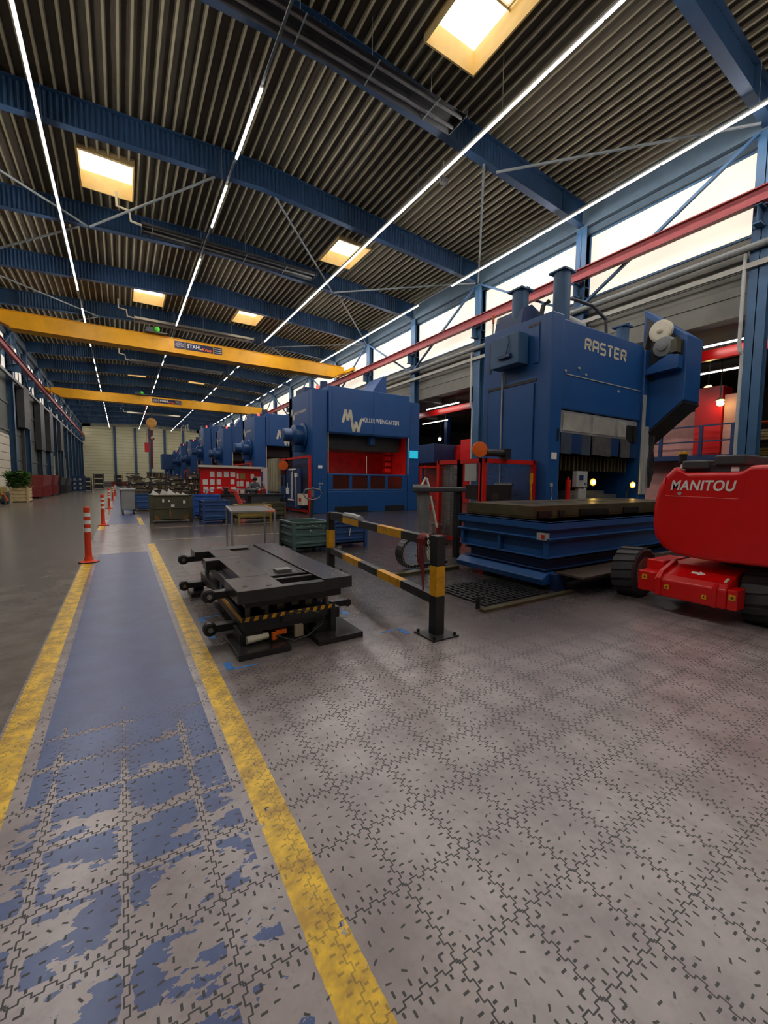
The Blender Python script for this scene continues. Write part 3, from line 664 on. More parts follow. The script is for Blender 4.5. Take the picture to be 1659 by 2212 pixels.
# ================================================================== BLUE TRANSFER PRESSES
MWM = [(0, 0, .13, .55), (.13, .55, .24, .10), (.24, .10, .36, .55), (.36, .55, .46, .0), (.40, .25, .52, -.36), (.52, -.36, .64, .08), (.64, .08, .75, -.36), (.75, -.36, .9, .22)]
def mw_press(y0, label, detail=True):
    t = thing('transfer_press', (7.4, y0, 0), label, 'press')
    x0, x1, dep = 7.4, 13.4, 3.1
    b = MB(); b.box(x0, x0+.72, y0, y0+.45, 0, 5.66); b.box(x0, x0+.08, y0+.45, y0+dep, 0, 5.66); b.box(x0, x0+.72, y0+dep-.45, y0+dep, 0, 5.66); b.build('left_upright', m_blue, t, bevel=.02)
    b = MB(); b.box(x1-.7, x1, y0, y0+.45, 0, 5.6); b.box(x1-.08, x1, y0+.45, y0+dep, 0, 5.6); b.box(x1-.7, x1, y0+dep-.45, y0+dep, 0, 5.6); b.build('right_upright', m_blue, t, bevel=.02)
    b = MB(); b.box(x0+.74, x1-.72, y0-.12, y0+dep-.1, 3.77, 5.86); cr = b.build('crown', m_blue, t, bevel=.03)
    b = MB(); b.box(x0+.9, x0+.93, y0-.128, y0-.12, 3.9, 5.7); b.box(x0+3.1, x0+3.12, y0-.128, y0-.12, 3.8, 5.84); b.build('panel_joint', m_blue_d, cr)
    b = MB(); b.prism([(10.6, 5.86), (10.9, 6.3), (11.25, 6.75), (11.45, 6.75), (11.45, 5.86)], 'y', y0+.2, y0+1.6); b.build('hood', m_blue, t, bevel=.02)
    b = MB(); b.box(x0+.1, x1-.1, y0+1.2, y0+2.4, 5.6, 5.95); b.cyl((8.3, y0+.8, 5.86), (8.3, y0+.8, 6.2), .18, 12); b.cyl((12.3, y0+1.0, 5.86), (12.3, y0+1.0, 6.1), .15, 12); b.build('top_drive', m_blue_d, t)
    b = MB(); b.box(x0+.08, x1-.08, y0+dep-.12, y0+dep-.02, .3, 3.8); b.box(x0+.73, x0+.76, y0+.2, y0+dep, 1, 3.8); b.box(x1-.74, x1-.71, y0+.2, y0+dep, 1, 3.8); b.build('rear_guard', m_redin, t)
    b = MB(); b.box(x0+.9, x1-.9, y0+.55, y0+dep-.5, 3.05, 3.76); b.build('ram', m_black, t, bevel=.02)
    # window doors at working height
    b = MB()
    wx = [8.42+i*1.02 for i in range(4)]
    b.box(x0+.74, x1-.72, y0+.02, y0+.1, 1.02, 1.12); b.box(x0+.74, x1-.72, y0+.02, y0+.1, 1.76, 1.86)
    xs_ = [x0+.74]+[q for w in wx for q in (w, w+.86)]+[x1-.72]
    for i in range(0, len(xs_), 2): b.box(xs_[i], xs_[i+1], y0+.02, y0+.1, 1.12, 1.76)
    gd = b.build('guard_door', m_blue, t, bevel=.02)
    b = MB()
    for w in wx: b.box(w, w+.86, y0+.055, y0+.065, 1.12, 1.76)
    gl = NT('smoked_window') if 'smoked_window' not in _mats else None
    if gl:
        gl.b.inputs['Base Color'].default_value = (.25, .12, .09, 1); gl.b.inputs['Roughness'].default_value = .08; gl.b.inputs['Transmission Weight'].default_value = .85; gl.b.inputs['IOR'].default_value = 1.1
        _mats['smoked_window'] = gl.mat
    b.build('window_pane', _mats['smoked_window'], gd)
    b = MB(); b.box(x0+.74, x1-.72, y0+.0, y0+.3, .0, 1.02, 0)
    bd = b.build('bed', m_blue, t, bevel=.02)
    b = MB(); b.box(x0+1.1, x0+2.9, y0-.01, y0+.0, .03, .3); b.box(x0+3.9, x0+5.1, y0-.01, y0+.0, .03, .28); b.build('floor_recess', m_black, bd)
    b = MB(); b.box(x0+.9, x1-.9, y0+.6, y0+dep-.5, .6, 1.15); b.build('die_bed', m_dkgrey, t)
    if detail:
        b = MB(); b.box(10.6, 10.85, y0+.3, y0+.55, 3.35, 3.7); b.build('camera_box', m_blue, t)
        b = MB(); b.cyl((10.35, y0+.25, 1.9), (10.35, y0+.25, 2.75), .02, 8); b.build('light_wand', m_cream, t)
        for k in range(4):
            b = MB(); b.box(12.1, 12.45, y0+1.3, y0+1.6, 2.0+k*.32, 2.2+k*.32); b.build('feeder_block', m_redin, t)
    b = MB(); b.cyl((x0+.75, y0-.03, 1.9), (x0+.75, y0-.03, 3.77), .022, 8); b.cyl((x1-.73, y0-.03, 1.9), (x1-.73, y0-.03, 3.77), .022, 8); b.build('light_curtain', m_cream, t)
    # side motor
    b = MB(); mz, my = 3.62, y0+1.15
    b.lathe([(0, .62), (.08, .62), (.12, .5), (.5, .5), (.56, .42), (.62, .3), (.98, .3), (1.02, .24)], (x0, my, mz), (-1, 0, 0), 26); b.box(x0-.5, x0, my-.2, my+.2, mz-.75, mz-.4); b.build('drive_motor', mat('motor_blue', C(20, 66, 116), .3, var=.15), t, smooth=False, bevel=.015)
    # lettering
    strokes([(a*1.1, c*1.1, d*1.1, e*1.1) for a, c, d, e in MWM], m_cream, cr, 'emblem', (8.85, y0-.12, 4.24), '-y', .125)
    lettering('MÜLLER WEINGARTEN', 2.15, m_white, cr, (9.86, y0-.122, 4.33), '-y', .008, height=.27)
    strokes([(a*.62, c*.62, d*.62, e*.62) for a, c, d, e in MWM], m_cream, t, 'emblem', (x0, y0+2.85, 4.72), '-x', .075)
    lettering('MÜLLER WEINGARTEN', 1.5, m_cream, t, (x0-.001, y0+2.28, 4.74), '-x', .008, height=.16)
    b = MB(); b.box(x0+.26, x0+.46, y0-.012, y0, 2.08, 2.22); b.build('number_plate', m_white, t)
    b = MB(); [b.box(x0+.3+q, x0+.37+q, y0-.02, y0, z, z+.07) for q, z in ((0, 1.35), (.13, 1.35), (0, 1.2))]; b.build('push_button', m_ltgrey, t)
    b = MB(); b.cyl((x0+.35, y0+.25, 5.66), (x0+.35, y0+.25, 5.86), .07, 10); b.build('warning_light', m_redlamp, t)
    return t
p1 = mw_press(17.9, 'large blue press with white lettering and red-lit interior, nearest of its row')
b = MB(); b.box(12.78, 13.3, 17.86, 17.9, 2.72, 3.12); b.build('cyan_panel', m_cyan, p1)  # small glowing cyan rectangle on the right upright
for i, (y, sc) in enumerate([(27.6, 1.0), (37.4, 1.03), (47.2, 1.22), (56.8, 1.1), (66.5, 1.12), (76.2, 1.05), (86, 1.0)]):
    lab = ['second nearest blue press of the row, partly behind the nearest one', 'third nearest blue press of the row', 'tall narrow blue press, fourth in the row', 'fifth nearest blue press in the row',
           'sixth nearest blue press in the row', 'seventh blue press far down the row', 'farthest blue press before the cream end wall'][i]
    dup(p1, (7.4, y, 0), lab, None, scale=(1, 1, sc))
for o in list(bpy.data.objects):
    if o.name.startswith('cyan_panel.'): bpy.data.objects.remove(o)
# unseen lamp added inside the near press to brighten its red interior
t = thing('fill_light', (10.6, 18.16, 1.02), 'unseen lamp added inside the nearest lettered press to light its red guard', 'lamp')
b = MB(); b.box(8.6, 12.2, 18.08, 18.3, 1.02, 1.06); b.build('lamp_housing', m_white, t)
b = MB(); b.box(8.65, 12.15, 18.1, 18.28, 1.065, 1.085); b.build('tube', emit('fill_glow', (1, .9, .8), 8), t)
# small blue console units between the far presses
b = MB(); b.box(5.2, 7.0, 70, 73, 3.0, 5.2); b.box(5.6, 5.8, 70.2, 70.4, 0, 3); b.box(6.5, 6.7, 72.5, 72.7, 0, 3); tag(b.build('coil_feeder', m_crblue), 'bright blue box unit on posts at the far end of the press row', 'feeder')
b = MB()
b.tube([(7.3, 58, 6.9), (7.3, 58, 7.6), (7.3, 60, 7.6), (7.3, 60, 6.9)], .05); b.tube([(7.3, 62, 6.9), (7.3, 62, 7.9), (7.3, 65, 7.9), (7.3, 65, 6.9)], .05)
b.build('service_railing', m_cream, bpy.data.objects['transfer_press.004'])

# ================================================================== RED SAFETY CAGES
m_mesh = None
def wire_mesh_material():
    t = NT('wire_mesh'); P = t.n('ShaderNodeTexCoord').outputs['Object']; sep = t.n('ShaderNodeSeparateXYZ'); t.put(sep.inputs[0], P)
    s_ = t.m('ADD', sep.outputs[0], sep.outputs[1])
    g = t.mx(t.lt(t.m('FRACT', t.m('MULTIPLY', s_, 22)), .2), t.lt(t.m('FRACT', t.m('MULTIPLY', sep.outputs[2], 22)), .2))
    t.put(t.b.inputs['Alpha'], g); t.b.inputs['Base Color'].default_value = C(70, 60, 60); t.b.inputs['Roughness'].default_value = .5
    return t.mat
m_mesh = wire_mesh_material()
def frame_panel(b, a, c, z0, z1, w=.1):
    ax, ay = a; bx, by = c
    b.bar((ax, ay, z0), (ax, ay, z1), w, w); b.bar((bx, by, z0), (bx, by, z1), w, w)
    b.bar((ax, ay, z1-w/2), (bx, by, z1-w/2), w, w); b.bar((ax, ay, z0+w/2+.08), (bx, by, z0+w/2+.08), w, w)
def cage(name_label, segs, z1, mid=None):
    x0, y0 = segs[0][0]
    t = thing('safety_cage', (x0, y0, 0), name_label, 'safety fence')
    for (a, c) in segs:
        b = MB(); frame_panel(b, a, c, 0, z1)
        if mid: b.bar((a[0], a[1], mid), (c[0], c[1], mid), .06, .06)
        b.build('frame', m_red, t)
        b = MB(); b.add([(a[0], a[1], .1), (c[0], c[1], .1), (c[0], c[1], z1-.05), (a[0], a[1], z1-.05)], [(0,1,2,3)]); b.build('mesh_panel', m_mesh, t)
    return t
t = cage('red wire mesh cage beside the left face of the tall press', [((6.95, 8.4), (6.95, 7.62)), ((6.95, 7.62), (6.95, 6.9)), ((6.95, 6.85), (8.66, 6.85))], 2.06)
b = MB(); b.box(6.90, 6.93, 7.02, 7.4, 1.55, 1.95); b.build('notice', m_ltgrey, t)
b = MB(); b.box(8.5, 8.58, 6.78, 6.82, 1.5, 1.75); b.tube([(8.54, 6.8, 1.5), (8.53, 6.79, 1.3), (8.56, 6.79, 1.05)], .02); b.build('pull_switch', m_yel2, t)
# hose reel on top of that cage
t = thing('cable_reel', (6.85, 6.8, 2.06), 'orange disc reel with black motor arm on top of the red cage', 'reel')
b = MB(); b.lathe([(0, .05), (.01, .17), (.06, .17), (.07, .05)], (6.7, 6.75, 2.24), (-.35, -.9, 0), 26); b.build('disc', m_orange, t)
b = MB(); b.bar((6.72, 6.8, 2.2), (6.95, 6.8, 2.2), .1, .1); b.build('bracket', m_orange, t)
b = MB(); b.cyl((6.95, 6.8, 2.19), (7.55, 6.8, 2.19), .085, 14); b.box(7.5, 7.68, 6.7, 6.9, 2.06, 2.3); b.build('motor', m_black, t)
# machinery inside the cage
t = thing('scrap_conveyor', (7.9, 7.9, 0), 'dark conveyor machinery standing inside the red cage', 'conveyor')
b = MB(); b.box(7.2, 8.5, 7.2, 7.9, .5, .62); b.box(7.3, 8.4, 7.3, 7.8, 1.1, 1.45); b.bar((7.3, 7.4, .3), (8.5, 7.6, 1.5), .5, .06); b.build('belt', m_black, t)
for q in (7.3, 8.35):
    b = MB(); b.box(q, q+.08, 7.3, 7.38, 0, 1.4); b.build('leg', m_dkgrey, t)
b = MB(); b.box(7.55, 7.75, 7.1, 7.2, .95, 1.25); b.box(7.9, 8.3, 7.15, 7.25, .7, .95); b.build('valve_box', m_oily, t)
b = MB(); b.box(7.02, 7.3, 8.05, 8.35, .05, 1.95); tag(b.build('cable_duct', m_chrome), 'grey vertical cable duct inside the red cage', 'duct')
b = MB(); b.lathe([(0, .2), (.5, .24), (.52, .2)], (6.6, 7.9, 0), (0, 0, 1), 20); tag(b.build('waste_basket', m_mesh), 'wire waste basket standing before the red cage', 'basket')
cage('red cage door standing right of the nearest lettered press', [((13.5, 17.9), (14.7, 17.9)), ((14.7, 17.9), (15.9, 17.4))], 2.35, 1.25)
# press-side cage with tool board
def side_cage(y0, label):
    return cage(label, [((7.05, y0-.7), (7.05, y0+2.3)), ((7.05, y0+2.3), (7.05, y0+3.7))], 2.62)
t = side_cage(18.1, 'red cage with blue tool board on the side of the nearest lettered press')
t = thing('tool_board', (6.98, 18.9, .2), 'dark blue shadow board with white cleaning tools on the red cage', 'tool board')
b = MB(); b.box(6.94, 6.98, 18.25, 20.2, .2, 2.1); b.build('board', m_blue_d, t)
for y, z0, z1, nm in ((19.4, .62, 1.9, 'broom'), (19.25, .66, 1.92, 'mop'), (18.75, .25, 1.7, 'rake')):
    b = MB(); b.cyl((6.912, y, z0), (6.905, y-.02, z1), .022, 8)
    if nm == 'broom': b.box(6.89, 6.935, y-.3, y+.45, z0-.07, z0)
    if nm == 'mop': b.box(6.89, 6.935, y-.45, y+.45, 2.0, 2.07); b.cyl((6.915, y-.02, z1), (6.915, y-.02, 2.0), .012, 6)
    if nm == 'rake': b.box(6.89, 6.935, y-.16, y+.16, z1-.02, z1+.16)
    tag(b.build(nm, m_white), 'white %s hanging on the dark blue tool board' % {'broom': 'broom with its head down', 'mop': 'floor wiper with its bar at the top', 'rake': 'scraper with head at the top'}[nm], nm)
b = MB(); b.box(6.89, 6.935, 19.75, 20.1, .85, 1.15); b.cyl((6.91, 19.92, 1.15), (6.91, 19.92, 1.4), .018, 6); tag(b.build('dustpan', m_white), 'white dustpan hanging at the left of the tool board', 'dustpan')
b = MB(); b.box(6.72, 6.98, 17.45, 18.05, .42, .92); b.box(6.71, 6.72, 17.6, 17.86, .6, .74, 1); tag(b.build('first_aid_box', [m_cream, m_red], bevel=.05), 'cream box with red marks beside the tool board', 'box')
for y, l in ((28.0, 'red cage on the side of the second nearest lettered press'), (37.6, 'red cage on the side of the third nearest press'), (47.4, 'red cage on the side of the tall narrow press'), (57.2, 'red cage on the side of the fifth press')): side_cage(y, l)
# ribbed cable cover and reel left of the tool board
t = thing('cable_riser', (6.75, 21.4, 0), 'tall ribbed grey cable riser left of the red cage', 'cable riser')
b = MB()
for i in range(6): b.box(6.6, 6.7, 20.55+i*.28, 20.75+i*.28, .95, 2.62)
b.box(6.7, 6.78, 20.5, 22.25, .9, 2.58); b.build('ribbed_cover', mat('riser_beige', C(150, 146, 120), .5), t)
b = MB(); b.box(6.65, 6.8, 20.9, 21.8, 0, .9); b.build('foot', m_dkgrey, t)
t = thing('cable_reel', (6.95, 20.35, 2.2), 'orange disc reel hanging between ribbed riser and red cage', 'reel')
b = MB(); b.lathe([(0, .06), (.01, .24), (.09, .24), (.1, .06)], (6.86, 20.35, 2.25), (-.5, -.85, 0), 26); b.build('disc', m_orange, t)
b = MB(); b.bar((6.88, 20.37, 2.25), (7.0, 20.4, 2.25), .08, .08); b.build('bracket', m_orange, t)
b = MB(); b.box(6.6, 6.72, 22.6, 23.0, .0, 2.2); b.box(6.58, 6.6, 22.72, 22.9, 1.1, 1.25, 1); tag(b.build('white_panel', [m_white, m_yel2]), 'tall white panel with small yellow mark left of the ribbed riser', 'panel')

# ================================================================== TALL PRESS (block lettering)
t = thing('hydraulic_press', (8.74, 6.5, 0), 'tall blue press with white block lettering, cylinders on top, behind the lift table', 'press')
RY = 6.5
b = MB(); b.box(8.74, 9.2, RY, RY+2.2, 0, 5.58); lu = b.build('left_upright', m_blue, t, bevel=.03)
b = MB(); b.box(8.70, 8.74, 6.95, 8.45, .4, 3.98); b.box(8.71, 8.74, 6.85, 7.0, 4.45, 5.35); b.build('side_panel', m_blue, lu, bevel=.01)
b = MB(); b.box(8.725, 8.742, 6.9, 8.5, 4.02, 4.09); b.box(8.725, 8.742, 8.46, 8.5, .4, 4.02); b.box(8.725, 8.742, 8.42, 8.48, 4.5, 5.3); b.box(8.725, 8.742, 6.85, 7.2, 5.36, 5.42); b.build('slot', m_black, lu)
b = MB(); b.box(9.2, 13.0, RY+.06, RY+2.0, 3.36, 5.52); cr = b.build('crown', m_blue, t, bevel=.03)
b = MB(); b.box(9.35, 12.9, RY+.045, RY+.06, 4.2, 4.22); [b.cyl((x, RY+.03, z), (x, RY+.06, z), .035, 12) for x, z in ((9.35, 4.28), (10.2, 4.3), (11.75, 4.06), (9.9, 4.42))]; b.build('panel_bolt', m_ltgrey, cr)
b = MB(); b.box(13.0, 13.42, RY, RY+2.2, 0, 5.4); b.build('right_upright', m_blue, t, bevel=.03)
b = MB(); b.box(12.98, 13.1, RY-.04, RY, 1.2, 4.1); b.box(13.12, 13.32, RY-.05, RY, 1.2, 3.2); b.build('guide_strip', m_ltgrey, t)
b = MB(); b.box(9.2, 13.0, RY+.3, RY+2.0, 0, 1.08); b.build('bed', m_blue_d, t, bevel=.02)
b = MB(); b.box(9.2, 13.0, RY+1.9, RY+2.0, 1.05, 3.4); b.build('rear_guard', m_oily, t)
b = MB(); b.box(9.28, 12.95, RY+.1, RY+1.6, 2.78, 3.34); rm = b.build('ram', mat('ram_grey', C(170, 172, 172), .3, metal=.35, var=.2), t, bevel=.02)
b = MB(); [b.box(x0, x1, RY+.085, RY+.1, 2.84, 3.28) for x0, x1 in ((9.4, 10.55), (10.68, 11.75), (11.88, 12.3))]; b.build('ram_panel', mat('brushed_panel', C(206, 204, 194), .22, metal=.4, var=.25, scale=3), rm)
b = MB(); [b.box(12.35+i*.28, 12.55+i*.28, RY+.03, RY+.1, 2.72, 3.18) for i in range(2)]; b.build('vent_box', m_black, rm)
for i in range(8):
    x0 = 9.28+i*.46; b = MB(); b.box(x0+.01, x0+.45, RY+.05+.03*(i % 3), RY+.09+.03*(i % 3), 2.26+.02*(i % 2), 2.78)
    b.build('strip_curtain', [m_steel, m_blue_d, mat('curtain_grey', C(84, 96, 112), .35, metal=.4)][[2, 1, 2, 0, 0, 1, 0, 1][i]], t)
b = MB()
for i in range(10): x0 = 9.3+i*.36; b.box(x0, x0+.05, RY+.3, RY+.4, 1.85, 2.24); b.box(x0+.2, x0+.25, RY+.3, RY+.4, 1.85, 2.24)
b.box(9.25, 12.95, RY+.4, RY+1.5, 2.05, 2.25); b.build('tool_holder', m_oily, t)
b = MB(); b.box(10.3, 12.7, RY+.5, RY+1.4, 1.08, 1.2); b.box(10.6, 12.4, RY+.7, RY+1.2, 1.2, 1.3); b.bar((11.2, RY+.8, 1.3), (11.4, RY+.8, 1.5), .06, .06); b.bar((11.6, RY+.8, 1.3), (11.4, RY+.8, 1.5), .06, .06); b.build('lower_tool', m_steel, t)
# letters
def block_letters(word, h, w, gap):
    L = {'R': [(0,0,0,1),(0,1,1,1),(1,1,1,.5),(0,.5,1,.5),(.45,.5,1,0)], 'A': [(0,0,0,1),(0,1,1,1),(1,0,1,1),(0,.45,1,.45)], 'S': [(0,0,1,0),(1,0,1,.5),(0,.5,1,.5),(0,.5,0,1),(0,1,1,1)],
         'T': [(0,1,1,1),(.5,0,.5,1)], 'E': [(0,0,0,1),(0,0,1,0),(0,.5,.9,.5),(0,1,1,1)]}
    out = []; x = 0
    for ch in word:
        for (a, c, d, e) in L[ch]: out.append((x+a*w, c*h, x+d*w, e*h))
        x += w+gap
    return out
strokes(block_letters('RASTER', .26, .22, .115), m_cream, cr, 'lettering', (10.15, RY+.06, 4.93), '-y', .062)
b = MB(); b.box(8.86, 9.06, RY-.012, RY, 2.1, 2.26); b.build('number_plate', m_white, t)
b = MB(); b.box(8.85, 8.93, RY-.03, RY, 1.42, 1.52); b.tube([(8.9, RY-.02, 1.42), (8.93, RY-.02, 1.2), (8.86, RY-.03, 1.0)], .008); b.build('key_switch', m_ltgrey, t)
b = MB(); b.box(9.05, 9.12, RY-.01, RY, 2.55, 2.85); b.build('slot_opening', m_black, t)
b = MB(); b.box(8.32, 8.7, 7.15, 8.05, 4.46, 5.22); cb = b.build('control_box', m_steelblue, t, bevel=.02)
b = MB(); b.tube([(8.31, 7.5, 5.2), (8.28, 7.42, 5.0), (8.29, 7.5, 4.75), (8.3, 7.62, 4.7)], .012); b.box(8.24, 8.32, 7.35, 7.75, 4.64, 4.72); b.build('cable', m_blue_d, cb)
b = MB(); b.cyl((8.68, 7.95, .0), (8.68, 7.95, 4.4), .022, 8); b.build('conduit', m_ltgrey, t)
# cylinders on the crown
for (x, y, r, z1, nm) in ((9.05, 7.75, .21, 6.5, 'lift_cylinder'), (9.72, 7.0, .21, 6.85, 'lift_cylinder'), (12.7, 7.05, .18, 6.1, 'lift_cylinder')):
    b = MB(); b.cyl((x, y, 5.5), (x, y, z1), r, 24); cc = b.build(nm, m_steelblue, t)
    b = MB(); b.box(x-r*1.15, x+r*1.15, y-r*1.15, y+r*1.15, z1, z1+.04); b.box(x+r*.6, x+r*1.1, y-.1, y+.1, z1+.06, z1+.16); b.build('cap', m_steelblue, cc)
b = MB(); b.prism([(8.8, 5.55), (8.9, 6.0), (9.2, 6.15), (9.7, 5.95), (9.9, 5.55)], 'y', 7.5, 8.4); b.build('valve_block', m_blue_d, t)
b = MB(); b.lathe([(0, .02), (.02, .16), (.75, .16), (.77, .02)], (10.1, 7.1, 5.78), (1, .1, 0), 18); b.build('pressure_tank', m_ltgrey, t, smooth=True)
b = MB()
b.tube([(10.0, 7.2, 6.4), (10.7, 7.3, 6.55), (11.4, 7.2, 6.5), (11.9, 7.1, 6.2), (12.0, 7.1, 5.5)], .045); b.tube([(9.35, 7.4, 5.5), (9.4, 7.3, 6.1), (9.5, 7.2, 6.2)], .06); b.build('hose', m_dkgrey, t)
b = MB(); b.cyl((8.95, 8.35, 5.58), (8.95, 8.35, 5.95), .09, 12); b.build('breather', m_brace, t)
b = MB(); b.cyl((8.85, 8.5, 5.58), (8.85, 8.5, 5.9), .015, 6); b.cyl((8.85, 8.5, 5.9), (8.85, 8.5, 6.12), .035, 10, 1); b.build('warning_light', [m_dkgrey, m_orange], t)
# motor guard standing out at the right
b = MB(); b.prism([(6.75, 2.82), (5.58, 3.87), (5.58, 5.62), (6.75, 6.66)], 'x', 13.3, 14.25); mg = b.build('motor_guard', m_blue, t, bevel=.02)
b = MB(); b.prism([(6.74, 2.80), (5.59, 3.83), (5.59, 3.78), (6.74, 2.74)], 'x', 13.28, 14.27); b.build('underside', m_black, mg)
b = MB(); b.prism([(6.66, 4.75), (5.66, 4.72), (5.66, 5.5), (6.66, 6.4)], 'x', 13.26, 13.30); b.build('recess', m_black, mg)
b = MB(); b.prism([(6.5, 4.66), (5.64, 4.70), (5.64, 5.06), (5.9, 5.12), (6.5, 4.8)], 'x', 12.98, 13.26); b.build('shelf_bracket', m_blue, mg, bevel=.01)
b = MB(); b.lathe([(0, .26), (.03, .3), (.14, .3), (.16, .24), (.17, .08), (.2, .07), (.22, .03)], (13.25, 6.2, 5.86), (-1, 0, 0), 28); b.build('pulley', m_cream, mg)
b = MB(); b.lathe([(0, .3), (.1, .3), (.2, .26), (.22, .14), (.27, .12), (.29, .05)], (13.25, 6.08, 5.38), (-1, 0, 0), 28); b.build('motor', m_grey, mg)
b = MB(); b.box(13.0, 13.25, 5.7, 5.86, 5.15, 5.5); b.build('gearbox', m_olive, mg)
b = MB(); b.tube([(13.2, 6.55, 6.0), (13.1, 6.62, 5.3), (13.15, 6.55, 4.7), (13.25, 6.4, 4.55)], .05); b.build('hose', m_black, mg)
b = MB()
for i in range(5): b.tube([(13.45+.08*i, 6.5, 3.02), (13.4+.05*i, 6.45, 2.5), (13.25+.1*i, 6.4, 2.0), (13.3+.02*i, 6.4, 1.4)], .018, 6)
b.build('hanging_cable', m_black, t)
# things hung in the working opening
b = MB(); b.box(9.6, 10.05, 6.28, 6.4, 1.42, 1.82); b.box(9.7, 9.87, 6.27, 6.28, 1.6, 1.72, 1); b.cyl((9.95, 6.27, 1.5), (9.95, 6.28, 1.5), .03, 10, 1); b.box(9.72, 10.05, 6.3, 6.4, 1.12, 1.38); b.box(9.82, 9.87, 6.32, 6.38, 0, 1.5)
tag(b.build('control_terminal', [m_ltgrey, m_blue_d], bevel=.01), 'pale grey control panel in the opening of the tall press', 'control panel')
b = MB(); b.cyl((9.5, 6.45, 1.12), (9.5, 6.45, 1.6), .06, 14); b.cyl((9.5, 6.45, 1.6), (9.5, 6.45, 1.68), .025, 10); b.box(9.42, 9.58, 6.4, 6.5, 0, 1.12); tag(b.build('fire_extinguisher', m_redm), 'red cylinder left of the pale control panel at the tall press', 'extinguisher')
for i, (x, z) in enumerate(((10.72, 1.55), (12.72, 1.48))):
    q = thing('work_lamp', (x, 6.6, 1.08), ['left yellow work lamp glowing in the tall press opening', 'right yellow work lamp glowing in the tall press opening'][i], 'lamp')
    b = MB(); b.tube([(x+(.22 if i else -.1), 6.82, 1.08), (x+(.15 if i else -.05), 6.75, 1.3), (x, 6.6, z)], .014); b.build('arm', m_ochre, q)
    b = MB(); b.lathe([(0, .03), (.04, .09), (.09, .1)], (x, 6.6, z), (-.3, -.9, 0), 16); b.build('shade', m_ochre, q)
    b = MB(); b.lathe([(0, .01), (.03, .06), (.06, .01)], (x-.03, 6.52, z), (-.3, -.9, 0), 14); b.build('bulb', emit('work_lamp_glow', (1, .62, .14), 60), q)

# ================================================================== LIFT TABLE with bolster plate
LX0, LX1, LY0, LY1 = 5.0, 10.2, 3.66, 5.52
t = thing('lift_table', (LX0, LY0, 0), 'blue scissor lift table in front of the tall press', 'lift table')
def channel(z0, z1, inset=0):
    b = MB(); x0, x1, y0, y1 = LX0+inset, LX1-inset, LY0+inset, LY1-inset
    b.box(x0, x1, y0, y1, z1-.03, z1); b.box(x0, x1, y0, y1, z0, z0+.025); b.box(x0+.07, x1-.07, y0+.07, y1-.07, z0+.02, z1-.02)
    return b
b = channel(.72, .98); b.box(LX0, LX1, LY0, LY1, .86, .98); b.build('top_frame', m_blue, t, bevel=.008)
b = channel(.45, .72, .03)
for q in (LY0+.05, LY0+.9, LY1-.12): b.box(LX0+.03, LX0+.1, q, q+.06, .46, .7)
b.build('middle_frame', m_blue, t, bevel=.008)
b = channel(.26, .42, .1); b.build('lower_frame', m_blue_d, t, bevel=.008)
b = MB(); b.bar((LX0+.5, LY0+.2, .1), (LX1-.5, LY0+.2, .5), .06, .1); b.bar((LX0+.5, LY1-.2, .5), (LX1-.5, LY1-.2, .1), .06, .1); b.build('scissor_arm', m_black, t)
b = MB(); b.prism([(LX0-.02, .08), (LX0+.3, .08), (LX0+.3, .24), (LX0+.06, .24), (LX0-.05, .17)], 'y', LY0+.04, LY1-.04); b.build('skirt', m_blue, t, bevel=.01)
b = MB(); b.prism([(LX0+.15, 0), (LX0+.42, 0), (LX0+.3, .24), (LX0+.1, .24)], 'y', LY0-.05, LY0+.05); b.build('foot', m_blue_d, t)
for x in (LX0+.45, LX1-.5):
    for y in (LY0+.2, LY1-.4): b = MB(); b.box(x, x+.25, y, y+.2, 0, .26); b.build('foot', m_blue_d, t)
b = MB(); b.box(LX0-.02, LX0+.06, LY0+.03, LY0+.18, .72, .82); b.box(LX0-.04, LX0-.01, LY0+.05, LY0+.09, .75, .8, 1); b.build('limit_switch', [m_ltgrey, m_red], t)
b = MB(); b.box(LX0+.2, LX1, LY0-.42, LY0+.02, .235, .26); b.build('ramp_plate', mat('worn_plate', C(88, 76, 66), .4, metal=.4, var=.2), t)
t = thing('bolster_plate', (5.15, 4.1, .98), 'thick oily steel bolster plate lying on the blue lift table', 'plate')
b = MB(); b.box(5.15, 9.9, 4.05, 5.45, .98, 1.02); b.box(5.15, 9.9, 4.05, 5.45, 1.0, 1.18); b.build('plate', m_oily, t, bevel=.006)
for y, z in ((4.3, 1.12), (4.5, 1.05), (5.1, 1.1)): b = MB(); b.cyl((5.145, y, z), (5.155, y, z), .012, 10); b.build('bolt_hole', m_black, t)
for x in (5.6, 6.6, 7.6, 8.6): b = MB(); b.box(x, x+.45, 4.6, 4.95, 1.18, 1.182); b.build('slot', m_black, t)
for x, w in ((5.25, .3), (5.75, .12), (6.3, .8), (7.6, .5)): b = MB(); b.box(x, x+w, 4.02, 4.06, 1.0, 1.1); b.build('edge_block', m_diesteel, t)
